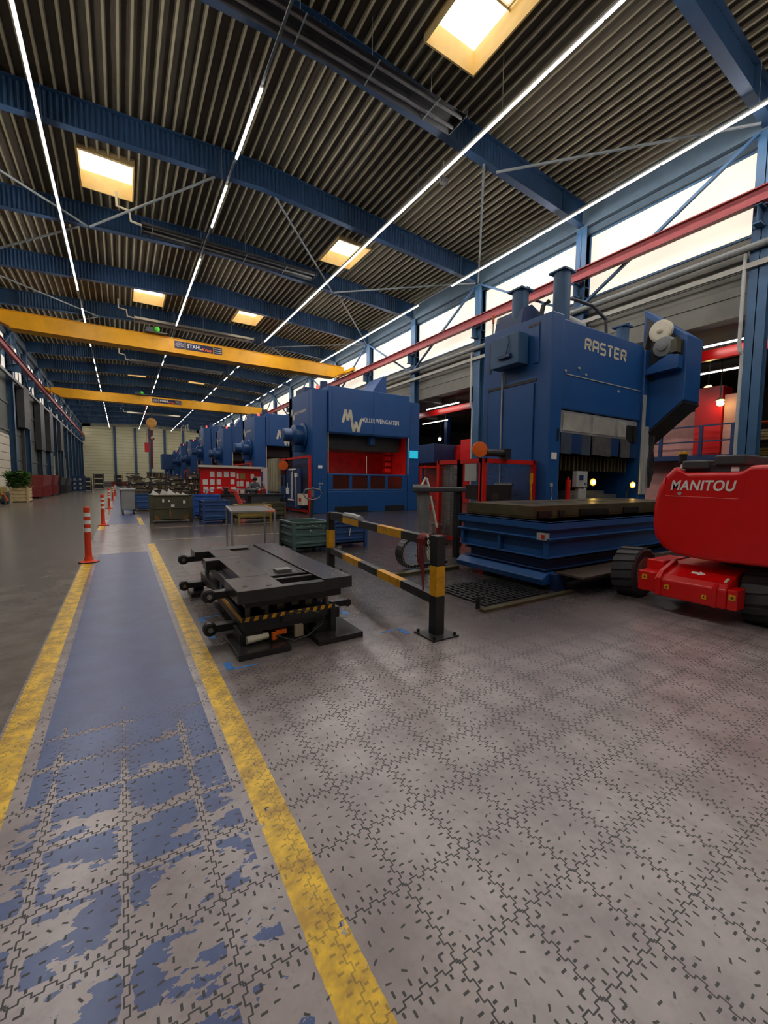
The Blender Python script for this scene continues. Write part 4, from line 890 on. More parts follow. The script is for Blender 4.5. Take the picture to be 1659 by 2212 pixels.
# floor grating and steel edge around the lift pit
b = MB(); b.box(3.55, 5.3, 3.42, 3.50, 0, .035); tag(b.build('pit_edge', m_oily), 'flat steel edging bar on the floor in front of the grating', 'edging')
b = MB(); b.box(3.45, 5.0, 5.45, 5.60, 0, .05); tag(b.build('pit_edge', m_oily), 'wide flat steel channel on the floor under the cable chain loop', 'edging')
b = MB()
for i in range(14): b.box(3.75+i*.09, 3.78+i*.09, 3.6, 4.6, .004, .02)
for i in range(10): b.box(3.75, 5.0, 3.62+i*.1, 3.64+i*.1, .004, .018)
tag(b.build('floor_grating', m_black), 'dark steel floor grating left of the lift table', 'grating')
b = MB(); b.cyl((3.62, 3.6, 0), (3.62, 3.6, .14), .03, 12); b.box(3.57, 3.7, 3.58, 3.62, .1, .14); tag(b.build('floor_stop', m_black), 'short black stop pin standing on the floor by the grating', 'pin')

# cable chain loop
t = thing('cable_chain', (4.2, 5.85, 0), 'black cable chain looping up from the floor left of the lift table', 'cable chain')
path = [(5.0, .07), (4.6, .06), (4.3, .06)]+[(4.22+.235*math.cos(a), .29+.235*math.sin(a)) for a in [-PI/2-i*PI/12 for i in range(13)]]+[(4.5, .5), (4.75, .42), (4.98, .4)]
b = MB()
for i in range(len(path)-1):
    b.bar((path[i][0], 5.85, path[i][1]), (path[i+1][0], 5.85, path[i+1][1]), .16, .045, up=(0, 1, 0)) if False else b.bar((path[i][0], 5.85, path[i][1]), (path[i+1][0], 5.85, path[i+1][1]), .045, .17, up=(0, 1, 0))
b.build('links', m_black, t)
b = MB()
for (x, z) in path[2:-2]: b.box(x-.006, x+.006, 5.76, 5.94, z-.03, z+.03)
b.build('crossbar', m_grey, t)

# control stand
t = thing('control_stand', (5.0, 6.35, 0), 'grey control stand with long black padded bar beyond the barrier', 'control stand')
b = MB(); b.add([(4.72, 6.3, 1.34), (4.98, 6.3, 1.34), (4.98, 6.38, 1.34), (4.72, 6.38, 1.34), (4.86, 6.3, .0), (5.0, 6.3, .0), (5.0, 6.38, .0), (4.86, 6.38, .0)], [(0,1,2,3),(4,5,6,7),(0,1,5,4),(1,2,6,5),(2,3,7,6),(3,0,4,7)]); b.build('pedestal', m_grey, t)
b = MB(); b.box(4.66, 5.85, 6.22, 6.42, 1.33, 1.42); b.build('padded_bar', m_plastic, t, bevel=.02)
b = MB(); b.box(4.66, 4.9, 6.24, 6.4, 1.42, 1.47); b.build('button_box', m_ltgrey, t)
b = MB(); b.box(5.66, 5.76, 6.28, 6.38, 0, 1.34); b.build('leg', m_black, t)
b = MB(); b.tube([(4.94, 6.22, 1.26), (4.97, 6.2, 1.1), (5.05, 6.15, .66)], .022); b.build('lever', m_cream, t)
b = MB(); b.tube([(4.8, 6.3, 1.47), (4.86, 6.28, 1.6), (4.9, 6.28, 1.58), (4.95, 6.28, 1.42)], .02); b.build('white_hose', m_white, t)

# ================================================================== BARRIER
def striped(b, a, c, w, n, mi0=0):
    a = Vector(a); c = Vector(c)
    for i in range(n): b.bar(a+(c-a)*i/n, a+(c-a)*(i+1)/n, w, w, (i+mi0) % 2)
P0, P1 = (2.63, 3.18), (2.97, 6.42)
t = thing('guard_barrier', (P0[0], P0[1], 0), 'black and yellow striped guard rail barrier in the middle of the floor', 'barrier')
for (px_, py_), nm in ((P0, 0), (P1, 1)):
    b = MB(); w = .11
    for z0, z1, mi in ((0, .40, 0), (.40, .70, 1), (.70, 1.0, 0)): b.box(px_-w/2, px_+w/2, py_-w/2, py_+w/2, z0, z1, mi)
    p = b.build('post', [m_black, m_yel2], t, bevel=.004)
    b = MB(); b.box(px_-.16, px_+.16, py_-.16, py_+.16, 0, .014); [b.cyl((px_+sx*.13, py_+sy*.13, .014), (px_+sx*.13, py_+sy*.13, .045), .016, 8) for sx in (-1, 1) for sy in (-1, 1)]; b.build('base_plate', m_black, p)
for z, ph in ((.93, 0), (.36, 1)):
    b = MB(); striped(b, (P0[0], P0[1]+.05, z), (P1[0], P1[1]-.05, z), .09, 5, 0); b.build('rail', [m_black, m_yel2], t)
t = thing('guard_post', (5.25, 6.75, 0), 'single black and yellow guard post behind the barrier beside the control stand', 'post')
b = MB(); w = .11
for z0, z1, mi in ((0, .4, 0), (.40, .74, 1), (.74, 1.0, 0)): b.box(5.25-w/2, 5.25+w/2, 6.75-w/2, 6.75+w/2, z0, z1, mi)
b.build('post', [m_black, m_yel2], t)
b = MB(); b.box(5.1, 5.4, 6.6, 6.9, 0, .014); b.build('base_plate', m_black, t)
# red strap and plastic chain on the barrier
b = MB()
b.cyl((2.64, 3.32, .93), (2.66, 3.46, .93), .068, 14)
for q in range(4): b.tube([(2.585-.01*q, 3.33+.03*q, .95), (2.575, 3.34+.03*q, .7), (2.58+.01*q, 3.34+.02*q, .42+.07*q)], .009, 6)
tag(b.build('red_strap', mat('strap_red', C(120, 36, 40), .8)), 'red strap wound round the barrier top rail, ends hanging', 'strap')
b = MB()
for i in range(9):
    a = i/8; c = Vector((2.575, 3.27-.02*math.sin(a*3), .99-.18*math.sin(a*PI*.8)-.06*a))
    pts = [c+Vector((0, .014*math.cos(k*PI/4), .022*math.sin(k*PI/4))) if i % 2 else c+Vector((.010*math.cos(k*PI/4), 0, .022*math.sin(k*PI/4))) for k in range(9)]
    b.tube(pts, .0045, 5)
tag(b.build('plastic_chain', m_cream), 'white plastic chain hanging from the near barrier post', 'chain')
b = MB(); b.tube([(2.82, 5.1, 1.0), (2.86, 5.4, 1.01), (2.88, 5.7, 1.005)], .045, 8); b.box(2.85, 2.97, 5.75, 6.2, .98, 1.02, 1)
tag(b.build('work_gloves', [m_ltgrey, m_black]), 'grey cloth and black strip lying on the far end of the barrier rail', 'cloth')

# ================================================================== FOREGROUND DIE SET
t = thing('press_die', (1.35, 4.9, 0), 'large dark steel press die with rollers standing beside the yellow line', 'press die')
ZT = .585
b = MB()
def plate(b, x0, x1, y0, y1, z0, z1): b.box(x0, x1, y0, y1, z0, z1)
# upper shoe: strips that leave the pockets open
plate(b, .80, 1.22, 3.58, 4.12, .47, ZT); plate(b, 1.62, 1.93, 3.66, 6.2, .47, ZT); plate(b, 1.22, 1.62, 3.62, 3.72, .47, ZT-.01); plate(b, 1.22, 1.62, 3.92, 3.98, .47, ZT-.01)
plate(b, .95, 1.22, 4.12, 5.15, .47, ZT); plate(b, 1.22, 1.62, 4.12, 6.2, .47, ZT-.02); plate(b, .80, 1.22, 5.15, 5.35, .47, ZT); plate(b, .95, 1.22, 5.35, 5.85, .47, ZT); plate(b, .78, 1.22, 5.85, 6.25, .47, ZT)
us = b.build('upper_shoe', m_diesteel, t, bevel=.006)
b = MB(); [b.cyl((x, y, ZT-.002), (x, y, ZT+.002), .025, 12) for x, y in ((.9, 3.75), (1.1, 3.7), (1.1, 4.4), (1.1, 4.9), (1.8, 3.9), (1.75, 4.9), (1.85, 5.0), (1.8, 5.6))]
b.box(1.225, 1.25, 4.2, 5.4, ZT-.02, ZT-.0185); b.box(1.60, 1.615, 4.1, 5.6, ZT-.02, ZT-.0185); b.box(1.3, 1.56, 4.18, 4.4, ZT-.02, ZT-.0185); b.box(1.0, 1.5, 5.9, 6.15, ZT+.0, ZT+.0015)
b.build('bolt_hole', m_black, us)
b = MB(); b.box(1.34, 1.5, 4.22, 4.34, ZT-.02, ZT+.01); b.box(1.28, 1.52, 3.76, 3.88, .47, .5); b.build('insert', m_steel, us)
b = MB(); b.box(.9, 1.85, 3.75, 6.1, .38, .47); b.build('punch_plate', m_black, t, bevel=.004)
b = MB(); b.box(.88, 1.82, 3.72, 6.1, .16, .27); b.build('lower_shoe', m_black, t, bevel=.004)
for x in (.95, 1.12, 1.72):
    for y in (3.85, 5.0, 6.0):
        b = MB(); b.cyl((x, y, .26), (x, y, .48), .028, 12); b.build('guide_pillar', m_steel, t)
for i, x in enumerate([1.05, 1.2, 1.34, 1.48, 1.6]): b = MB(); b.box(x, x+.07, 3.78, 3.88, .34-.02*(i % 2), .40); b.build('cam_block', m_oily, t)
for x in (.96, 1.16, 1.66): b = MB(); b.box(x, x+.08, 3.78, 3.9, .055, .22); b.build('red_spacer', m_dkred, t)
# hazard strip on the front and left
b = MB(); n = 11
b.box(.86, 1.76, 3.700, 3.706, .272, .318, 0)
for i in range(n):
    x = .88+i*.08; b.add([(x, 3.699, .275), (x+.038, 3.699, .275), (x+.055, 3.699, .315), (x+.017, 3.699, .315)], [(0,1,2,3)], 1)
b.box(.855, .86, 3.7, 4.7, .272, .318, 1)
b.build('hazard_strip', [m_black, m_yel2], t)
# carrying rollers on the left
for (y, z) in ((4.15, .44), (4.12, .13), (6.05, .47), (6.0, .13)):
    b = MB(); b.box(.66, .92, y-.05, y+.05, z-.035, z+.035); lug = b.build('lug', m_black, t, bevel=.004)
    b = MB(); b.lathe([(0, .045), (.008, .062), (.075, .062), (.083, .045)], (.66, y-.055, z), (0, 1, 0), 22); b.cyl((.66, y-.07, z), (.66, y+.06, z), .022, 12, 1); b.build('roller', [m_black, m_steel], lug)
b = MB(); b.lathe([(0, .03), (.01, .04), (.05, .04)], (1.98, 3.9, .25), (0, -1, 0), 16); b.box(1.8, 1.98, 3.86, 3.94, .22, .28); b.build('roller', m_black, t)
# feet
for (x0, x1, y0, y1) in ((.79, 1.25, 3.53, 4.1), (1.5, 1.97, 3.5, 4.0), (.72, 1.1, 5.8, 6.2), (1.5, 1.9, 5.8, 6.2)):
    b = MB(); b.box(x0, x1, y0, y1, 0, .055); ft = b.build('foot', m_diesteel, t, bevel=.004)
    b = MB(); b.box(x0+.06, x1-.2, y0+.2, y1-.08, .055, .16); b.build('riser', m_black, ft)
b = MB(); b.cyl((.9, 3.72, .1), (1.1, 3.76, .1), .035, 12); b.build('hydraulic_cylinder', m_cream, t)
b = MB(); b.box(1.12, 1.16, 3.66, 3.7, .08, .14); b.box(1.17, 1.27, 3.72, 3.76, .1, .14); b.build('valve', m_orange, t)
b = MB(); b.bar((1.22, 3.72, .25), (1.7, 3.72, .24), .05, .06); b.bar((1.72, 3.68, .03), (1.72, 3.68, .28), .05, .05); b.build('front_bracket', m_black, t)
b = MB(); b.box(1.34, 1.42, 3.68, 3.72, .06, .17); b.build('junction_box', mat('box_tan', C(150, 138, 112), .5), t)
b = MB(); b.tube([(1.25, 3.66, .3), (1.4, 3.6, .33), (1.55, 3.62, .28), (1.62, 3.64, .2), (1.5, 3.64, .12)], .008, 6); b.tube([(1.15, 3.66, .12), (1.3, 3.6, .06), (1.45, 3.62, .08), (1.6, 3.64, .16)], .008, 6); b.build('cable', m_black, t)
# light blue tape corners on the floor
m_tape = mat('blue_tape', C(52, 118, 186), .6, var=.25, scale=20)
for i, (x, y, sx, sy) in enumerate([(.70, 3.42, 1, 1), (.70, 4.35, 1, -1), (.70, 4.9, 1, -1), (2.15, 4.35, -1, -1), (2.4, 3.5, -1, -1), (2.15, 5.6, -1, -1)]):
    b = MB(); b.box(min(x, x+.22*sx), max(x, x+.22*sx), y-.012, y+.012, 0, .0012); b.box(x-.03, x+.03, min(y, y+.16*sy), max(y, y+.16*sy), 0, .0012)
    o = struct(b.build('floor_marking', m_tape)); 

# ================================================================== RED BOOM LIFT (rear)
t = thing('boom_lift', (6.0, 2.1, 0), 'red boom lift with white lettering at the right edge of the picture', 'boom lift')
out = [(2.40, 1.73), (2.50, 1.62), (2.56, 1.48), (2.60, 1.25), (2.60, 1.02), (2.57, .88), (2.48, .76), (2.34, .69), (2.1, .665), (1.7, .67), (1.2, .69), (.9, .76), (.78, .9), (.74, 1.15), (.78, 1.5), (.9, 1.72), (1.3, 1.74), (1.66, 1.735), (1.74, 1.68), (1.8, 1.665), (2.28, 1.665), (2.33, 1.70)]
def osec(x, s): cy_, cz_ = 1.66, 1.2; return [(x, cy_+(p-cy_)*s, cz_+(q-cz_)*s) for p, q in out]
b = MB(); b.loft([osec(5.52, .90), osec(5.528, .945), osec(5.55, .975), osec(5.60, .992), osec(5.68, 1.0), osec(7.4, 1.0)])
body = b.build('counterweight', m_redm, t, smooth=False, bevel=.012, seg=3)
for p in body.data.polygons: p.use_smooth = len(p.vertices) == 4
lettering('MANITOU', .625, m_white, body, (5.518, 2.395, 1.455), '-x', .022, shear=.2, height=.118)
b = MB(); b.tube([(5.522, 2.455, 1.66), (5.522, 2.46, 1.42), (5.522, 2.44, 1.385), (5.522, 1.76, 1.375), (5.522, 1.72, 1.40), (5.522, 1.7, 1.64)], .006, 6); b.build('raised_rim', m_redm, body)
b = MB(); b.lathe([(0, .02), (.006, .02)], (5.522, 2.3, 1.418), (-1, 0, 0), 16); b.build('badge', m_ltgrey, body)
b = MB(); b.box(5.66, 7.2, 1.76, 2.32, 1.64, 1.76); b.box(5.6, 6.6, 2.06, 2.33, 1.70, 1.80); b.box(5.62, 6.7, 1.74, 2.02, 1.74, 1.85); b.build('engine_cover', m_plastic, t, bevel=.02)
b = MB(); b.box(5.655, 5.66, 1.80, 1.87, 1.67, 1.72); b.build('warning_label', m_white, t)
b = MB(); b.cyl((5.72, 2.37, 1.70), (5.72, 2.37, 1.78), .02, 12, 1); b.lathe([(0, .03), (.02, .04), (.09, .04), (.1, .045), (.14, .045), (.15, .03)], (5.72, 2.37, 1.77), (0, 0, 1), 16, 0); b.build('beacon', [m_black, m_white], t)
b = MB(); b.lathe([(0, .046), (.025, .046), (.03, .03)], (5.72, 2.37, 1.885), (0, 0, 1), 16); b.build('beacon_cap', m_yellow, t)
b = MB(); b.cyl((5.9+.6, 1.7, .5), (5.9+.6, 1.7, .68), .5, 28); b.build('turntable', m_dkgrey, t)
# chassis hood
b = MB(); b.prism([(5.38, .20), (5.38, .40), (5.44, .46), (5.75, .56), (6.9, .58), (6.9, .2)], 'y', 1.75, 2.46); ch = b.build('chassis_hood', m_redm, t, bevel=.02, seg=3)
b = MB(); b.box(5.42, 5.62, 2.46, 2.66, .22, .46); b.build('axle_box', m_redm, ch, bevel=.01)
b = MB(); b.box(5.62, 6.2, 2.46, 2.66, .22, .58); b.build('axle_housing', m_redm, ch, bevel=.01)
b = MB(); b.box(5.40, 5.62, 1.66, 1.75, .2, .42); b.build('axle_box', m_redm, ch, bevel=.01)
b = MB(); b.prism([(5.36, .22), (5.36, .42), (5.44, .50), (5.75, .60), (5.8, .56), (5.5, .44), (5.42, .22)], 'y', 2.38, 2.43); b.build('rib', m_redm, ch, bevel=.005)
b = MB(); b.prism([(5.36, .2), (5.36, .42), (5.42, .46), (5.44, .2)], 'y', 1.83, 1.87); b.build('rib', m_redm, ch, bevel=.005)
b = MB()
ar = [(-.07, 0), (0, .05), (0, .022), (.07, .022), (.07, -.022), (0, -.022), (0, -.05)]
def hood(y_, d): x = 5.44+(d)*.31; return (x-.003, y_, .463+d*.1)
b.add([hood(2.08-a, .45+c*3.2) for a, c in [(-p, q) for p, q in ar]], [tuple(range(7))]); b.build('arrow_mark', m_white, ch)
for x_, y, z, q in ((5.372, 2.29, .30, .05), (5.372, 1.92, .27, .045), (5.412, 2.55, .36, .06), (5.392, 1.67, .31, .06)): b = MB(); b.box(x_, x_+.008, y, y+q, z, z+q); b.prism([(y+q*.5, z+q*.75), (y+q*.25, z+q*.3), (y+q*.75, z+q*.3)], 'x', x_-.001, x_, 1); b.build('warning_sticker', [m_yel2, m_black], ch)
b = MB(); b.bar((5.46, 1.79, .475), (5.55, 1.79, .505), .025, .012); b.build('reflector', m_cream, ch)
def wheel(x, y0, y1, r=.325):
    b = MB(); n = 40
    b.lathe([(0, r*.62), (.0, r*.93), (.02, r), (y1-y0-.02, r), (y1-y0, r*.93), (y1-y0, r*.62)], (x, y0, r), (0, 1, 0), n)
    for i in range(18):
        a = 2*PI*i/18; ca, sa = math.cos(a), math.sin(a)
        b.bar((x+ca*(r+.003), y0+.015, r+sa*(r+.003)), (x+math.cos(a+.14)*(r+.003), y1-.015, r+math.sin(a+.14)*(r+.003)), .07, .022, up=(ca, 0, sa))
    w = b.build('wheel', m_rubber, t)
    b = MB(); b.lathe([(-.004, r*.60), (-.004, r*.655), (.02, r*.655), (.02, r*.5), (.06, r*.46), (y1-y0-.02, r*.46)], (x, y0, r), (0, 1, 0), 28); b.build('rim', mat('dusty_rim', C(132, 126, 112), .6), w)
    b = MB(); b.lathe([(0, r*.47), (.02, r*.47)], (x, y0+.055, r), (0, 1, 0), 24); b.cyl((x, y0+.0, r), (x, y0+.06, r), .07, 14); b.build('hub', m_dkgrey, w)
wheel(5.97, 2.84, 3.14); wheel(5.97, 1.42, 1.73)
b = MB(); b.cyl((5.97, 1.6, .325), (5.97, 2.9, .325), .06, 12); b.build('axle', m_black, t)
wheel(7.7, 2.84, 3.14); wheel(7.7, 1.42, 1.73)
b = MB(); b.box(6.0, 7.9, 1.78, 2.6, .22, .5); b.build('chassis_frame', m_redm, t)

# ================================================================== BOLLARDS
t = thing('flexible_bollard', (-.55, 9.25, 0), 'nearest orange bollard with white bands on the walkway edge', 'bollard')
b = MB(); b.lathe([(0, .15), (.02, .15), (.04, .075), (.12, .055), (.5, .05), (1.0, .05), (1.02, .03)], (-.55, 9.25, 0), (0, 0, 1), 18); b.build('post', m_orred, t, smooth=False)
for z in (.56, .70, .84): b = MB(); b.cyl((-.55, 9.25, z), (-.55, 9.25, z+.07), .053, 18); b.build('reflective_band', m_white, t)
b = MB(); b.lathe([(0, .165), (.015, .165), (.02, .1)], (-.55, 9.25, 0), (0, 0, 1), 18); b.build('base', m_black, t)
for i, (x, y) in enumerate(((-.54, 16.3), (-.56, 25.3), (-.56, 35.2), (-.5, 44))):
    dup(t, (x, y, 0), ['second nearest orange and white bollard along the walkway', 'third nearest orange and white bollard along the walkway', 'fourth orange and white bollard, small in the distance', 'farthest orange and white bollard along the walkway'][i])

# ================================================================== CRATES AND CARTS
def steel_crate(name, x0, x1, y0, y1, z0, z1, m_, label, ribs=3, parent_shift=None):
    t = thing(name, (x0, y0, 0), label, 'crate')
    w = .035; b = MB()
    b.box(x0, x1, y0, y0+w, z0, z1); b.box(x0, x1, y1-w, y1, z0, z1); b.box(x0, x0+w, y0, y1, z0, z1); b.box(x1-w, x1, y0, y1, z0, z1); b.box(x0, x1, y0, y1, z0, z0+w)
    for k in range(ribs):
        z = z0+(z1-z0)*(k+.75)/(ribs+.4); hh = (z1-z0)*.045
        b.box(x0-.015, x1+.015, y0-.018, y1+.018, z-hh, z+hh)
        # hollow the middle again is not needed: ribs sit outside the sheet
    o = MB(); o.v = []; o.f = []
    b2 = MB()
    b2.box(x0, x1, y0, y0+w, z0, z1); b2.box(x0, x1, y1-w, y1, z0, z1); b2.box(x0, x0+w, y0, y1, z0, z1); b2.box(x1-w, x1, y0, y1, z0, z1); b2.box(x0, x1, y0, y1, z0, z0+w)
    for k in range(ribs):
        z = z0+(z1-z0)*(k+.75)/(ribs+.4); hh = (z1-z0)*.06
        b2.prism([(y0+.005, z-hh), (y0-.02, z-hh*.5), (y0-.02, z+hh*.5), (y0+.005, z+hh)], 'x', x0+.04, x1-.04)
        b2.prism([(x0+.005, z-hh), (x0-.02, z-hh*.5), (x0-.02, z+hh*.5), (x0+.005, z+hh)], 'y', y0+.04, y1-.04)
    b2.build('tub', m_, t)
    b = MB(); r = .022
    for (a, c) in (((x0, y0), (x1, y0)), ((x1, y0), (x1, y1)), ((x1, y1), (x0, y1)), ((x0, y1), (x0, y0))): b.bar((a[0], a[1], z1), (c[0], c[1], z1), .05, .035)
    b.build('top_rim', m_, t)
    for (x, y) in ((x0, y0), (x1, y0), (x0, y1), (x1, y1)):
        b = MB(); b.box(x-.035, x+.035, y-.035, y+.035, 0, z1+.02); b.build('leg', m_, t)
    return t
g = steel_crate('steel_crate', 2.98, 3.74, 8.24, 9.05, .1, .64, m_green, 'green-grey steel crate behind the die set, paint chipped')
b = MB()
for (a, c, d, e) in ((3.3, .56, .02, .02), (3.36, .57, .04, .02), (3.42, .555, .02, .025), (3.46, .55, .03, .02), (3.55, .58, .02, .015), (3.33, .46, .02, .04), (3.4, .44, .015, .02), (3.62, .5, .02, .02), (3.12, .58, .02, .015)): b.box(a, a+d, 8.206, 8.208, c, c+e)
b.build('chipped_paint', m_cream, g)
g = steel_crate('steel_crate', 3.98, 4.80, 8.45, 9.2, .1, .60, m_crblue, 'blue steel crate behind the barrier rail')
b = MB(); b.bar((4.36, 8.412, .28), (4.39, 8.412, .46), .02, .004); b.bar((4.37, 8.412, .4), (4.33, 8.412, .44), .012, .004); b.build('paint_scratch', m_cream, g)
steel_crate('steel_crate', 2.36, 3.18, 15.35, 16.2, .1, .78, m_crblue, 'dark blue steel crate left of the small metal table')
g = steel_crate('steel_crate', 2.35, 3.3, 17.6, 18.5, .1, .9, mat('crate_bright_blue', C(36, 82, 158), .5), 'brighter blue steel crate behind the dark blue one')
g = steel_crate('steel_crate', 3.45, 4.55, 15.0, 15.9, .15, .62, m_ochre, 'ochre yellow steel crate seen through the small table legs')
g = steel_crate('steel_crate', 4.8, 5.5, 16.2, 17.0, .1, .62, m_olive, 'olive grey steel crate right of the ochre crate')
steel_crate('steel_crate', .5, 1.2, 22.6, 23.4, .1, .8, m_crblue, 'dark blue steel crate half hidden behind the olive bin')
# olive tipping bin with paper
t = thing('scrap_bin', (.82, 16.3, 0), 'dark olive steel bin filled with paper in the walkway background', 'bin')
b = MB(); x0, x1, y0, y1 = .82, 2.1, 16.25, 17.4
b.box(x0, x1, y0, y0+.04, .1, .97); b.box(x0, x1, y1-.04, y1, .1, .97); b.box(x0, x0+.04, y0, y1, .1, .97); b.box(x1-.04, x1, y0, y1, .1, .97); b.box(x0, x1, y0, y1, .1, .14)
b.box(x0-.04, x0+.08, y0-.03, y0+.05, 0, .99); b.box(x1-.08, x1+.04, y0-.03, y0+.05, 0, .99); b.box(x0, x1, y0-.03, y0, .5, .54); b.box(x0, x1, y0-.03, y0+.02, .93, .98); b.build('tub', m_olive, t, bevel=.008)
b = MB(); b.prism([(x0+.1, .12), (x0+.3, .12), (x0+.12, .32)], 'y', y0-.012, y0); b.prism([(x1-.1, .12), (x1-.3, .12), (x1-.12, .32)], 'y', y0-.012, y0); b.box(1.38, 1.44, y0-.012, y0, .2, .5); b.build('rust_patch', mat('rust', C(130, 92, 44), .8), t)
b = MB(); [b.box(x, x+w, y0-.036, y0-.03, z, z+h) for x, z, w, h in ((1.17, .72, .06, .12), (1.36, .73, .05, .07), (1.44, .56, .11, .09), (1.82, .68, .08, .1))]; b.build('sticker', m_paper, t)
for i, (x, y, a, h) in enumerate(((.95, 16.5, .5, .2), (1.25, 16.6, -.4, .22), (1.45, 16.55, .3, .24), (1.7, 16.6, .1, .12), (1.35, 16.8, -.2, .16), (1.9, 16.7, .4, .1))):
    b = MB(); v = Vector((math.cos(a), math.sin(a), 0))*.2; b.add([(x-v.x, y-v.y, .84), (x+v.x, y+v.y, .84), (x+v.x*.6+.05, y+v.y*.6+.05, .9+h*.5), (x-v.x*.2, y-v.y*.2+.05, .95+h), (x, y+.15, .84)], [(0,1,2,3), (0,3,4), (3,2,4), (2,1,4), (0,4,1)])
    tag(b.build('crumpled_paper', m_paper), 'crumpled paper sheet sticking out of the olive bin', 'paper', 'papers in the olive bin')
# small steel table
t = thing('steel_table', (2.3, 9.1, 0), 'light metal table with mesh top between die set and crates', 'table')
cs = [(1.74, 8.15), (2.54, 8.10), (2.82, 9.75), (2.0, 9.9)]
z = .92
b = MB()
for i in range(4): a, c = cs[i], cs[(i+1) % 4]; b.bar((a[0], a[1], z), (c[0], c[1], z), .035, .035)
b.build('top_frame', m_chrome, t)
b = MB(); b.add([(p[0], p[1], z+.005) for p in cs]+[(p[0], p[1], z-.008) for p in cs], [(0,1,2,3),(7,6,5,4)]); b.build('tabletop', mat('table_grey', C(104, 96, 92), .45, metal=.4), t)
b = MB(); b.bar((cs[1][0]+.005, cs[1][1], z+.02), (cs[2][0]+.005, cs[2][1], z+.02), .02, .012); b.bar((cs[0][0]+.3, cs[0][1]-.02, z), (cs[1][0], cs[1][1]-.02, z), .008, .03); b.build('orange_edge', mat('orange_tape', C(226, 120, 80), .5), t)
for p in cs:
    b = MB(); b.bar((p[0], p[1], 0), (p[0], p[1], z), .03, .03); b.build('leg', m_chrome, t)
# trolley
t = thing('tool_trolley', (-.05, 20.9, 0), 'grey metal trolley with tray standing on the walkway', 'trolley')
b = MB(); b.box(-.05, .46, 20.9, 21.6, .2, 1.05); b.build('cabinet', m_chrome, t, bevel=.01)
b = MB(); b.box(-.08, .5, 20.85, 21.65, 1.05, 1.1); b.tube([(-.08, 20.9, 1.1), (-.2, 20.9, 1.2), (-.2, 21.5, 1.2), (-.08, 21.5, 1.1)], .02); b.build('tray', m_ltgrey, t)
b = MB(); b.prism([(.46, .2), (.62, .2), (.46, .6)], 'y', 20.95, 21.5); b.box(-.06, -.02, 20.88, 21, .05, 1.05); b.build('side_frame', m_dkgrey, t)
for x, y in ((.02, 21), (.42, 21), (.02, 21.5), (.42, 21.5)): b = MB(); b.cyl((x-.03, y, .1), (x+.03, y, .1), .1, 14); b.build('wheel', m_black, t)
# pallet truck with ring handle
t = thing('pallet_truck', (4.2, 9.9, 0), 'hand pallet truck with curved handle behind the blue crate', 'pallet truck')
cx, cy_ = 4.02, 9.75
b = MB(); b.tube([(cx-.2, cy_, 1.30), (cx-.24, cy_, 1.2), (cx-.18, cy_, 1.1), (cx-.05, cy_, 1.05), (cx+.05, cy_, 1.05), (cx+.18, cy_, 1.1), (cx+.24, cy_, 1.2), (cx+.2, cy_, 1.30), (cx, cy_, 1.33), (cx-.2, cy_, 1.30)], .018); b.box(cx-.03, cx+.03, cy_-.03, cy_+.03, 1.12, 1.3); b.build('handle', m_grey, t)
b = MB(); b.bar((cx, cy_, 1.06), (cx, cy_+.2, .3), .07, .07); b.build('drawbar', m_dkgrey, t)
b = MB(); b.box(cx-.2, cx+.2, cy_+.15, cy_+.4, .2, .5); b.cyl((cx-.1, cy_+.25, .12), (cx+.1, cy_+.25, .12), .12, 14); b.build('steering_head', m_dkgrey, t)
for s in (-1, 1): b = MB(); b.box(cx+s*.2-.08, cx+s*.2+.08, cy_+.4, cy_+1.5, .1, .18); b.build('fork', m_dkgrey, t)
# red anti-slip base plates under the blue crate
b = MB(); b.cyl((4.15, 8.6, 0), (4.15, 8.6, .06), .1, 16); tag(b.build('air_foot', m_ltgrey), 'pale round foot under the blue crate', 'foot')

# ================================================================== DIE STORE down the hall
m_die2 = mat('rusty_die', C(78, 66, 50), .45, metal=.3, var=.4, scale=3)
m_die3 = mat('pale_die', C(112, 100, 74), .45, metal=.3, var=.4, scale=3)
def die_proto(kind):
    p = thing('stacked_die', (0, 0, 0), 'die', 'press die')
    b = MB(); b.box(-.48, .48, -.34, .34, 0, .1); b.build('lower_shoe', m_die2 if kind else m_black, p, local=True)
    b = MB(); b.box(-.46, .44, -.32, .34, .30, .38 if kind else .36); b.build('upper_shoe', m_black if kind else m_die2, p, local=True)
    if kind:
        for i in range(5): b = MB(); b.box(-.44+i*.18, -.32+i*.18, -.31, .31, .1, .30); b.build('insert', m_die3 if i % 2 else m_die2, p, local=True)
    else:
        for sx in (-.4, .36): b = MB(); b.cyl((sx, -.26, .1), (sx, -.26, .3), .03, 8); b.build('guide_pillar', m_steel, p, local=True)
        b = MB(); b.prism([(-.3, .1), (.28, .1), (.2, .26), (-.1, .22)], 'y', -.28, .3); b.build('punch', m_die3, p, local=True)
    b = MB(); b.box(-.3, -.1, -.35, -.335, .02, .08); b.build('tag_plate', m_cream, p, local=True)
    return p
protos = [die_proto(0), die_proto(1)]; used_p = [False, False]
ROWN = ['one', 'two', 'three', 'four', 'five', 'six', 'seven']
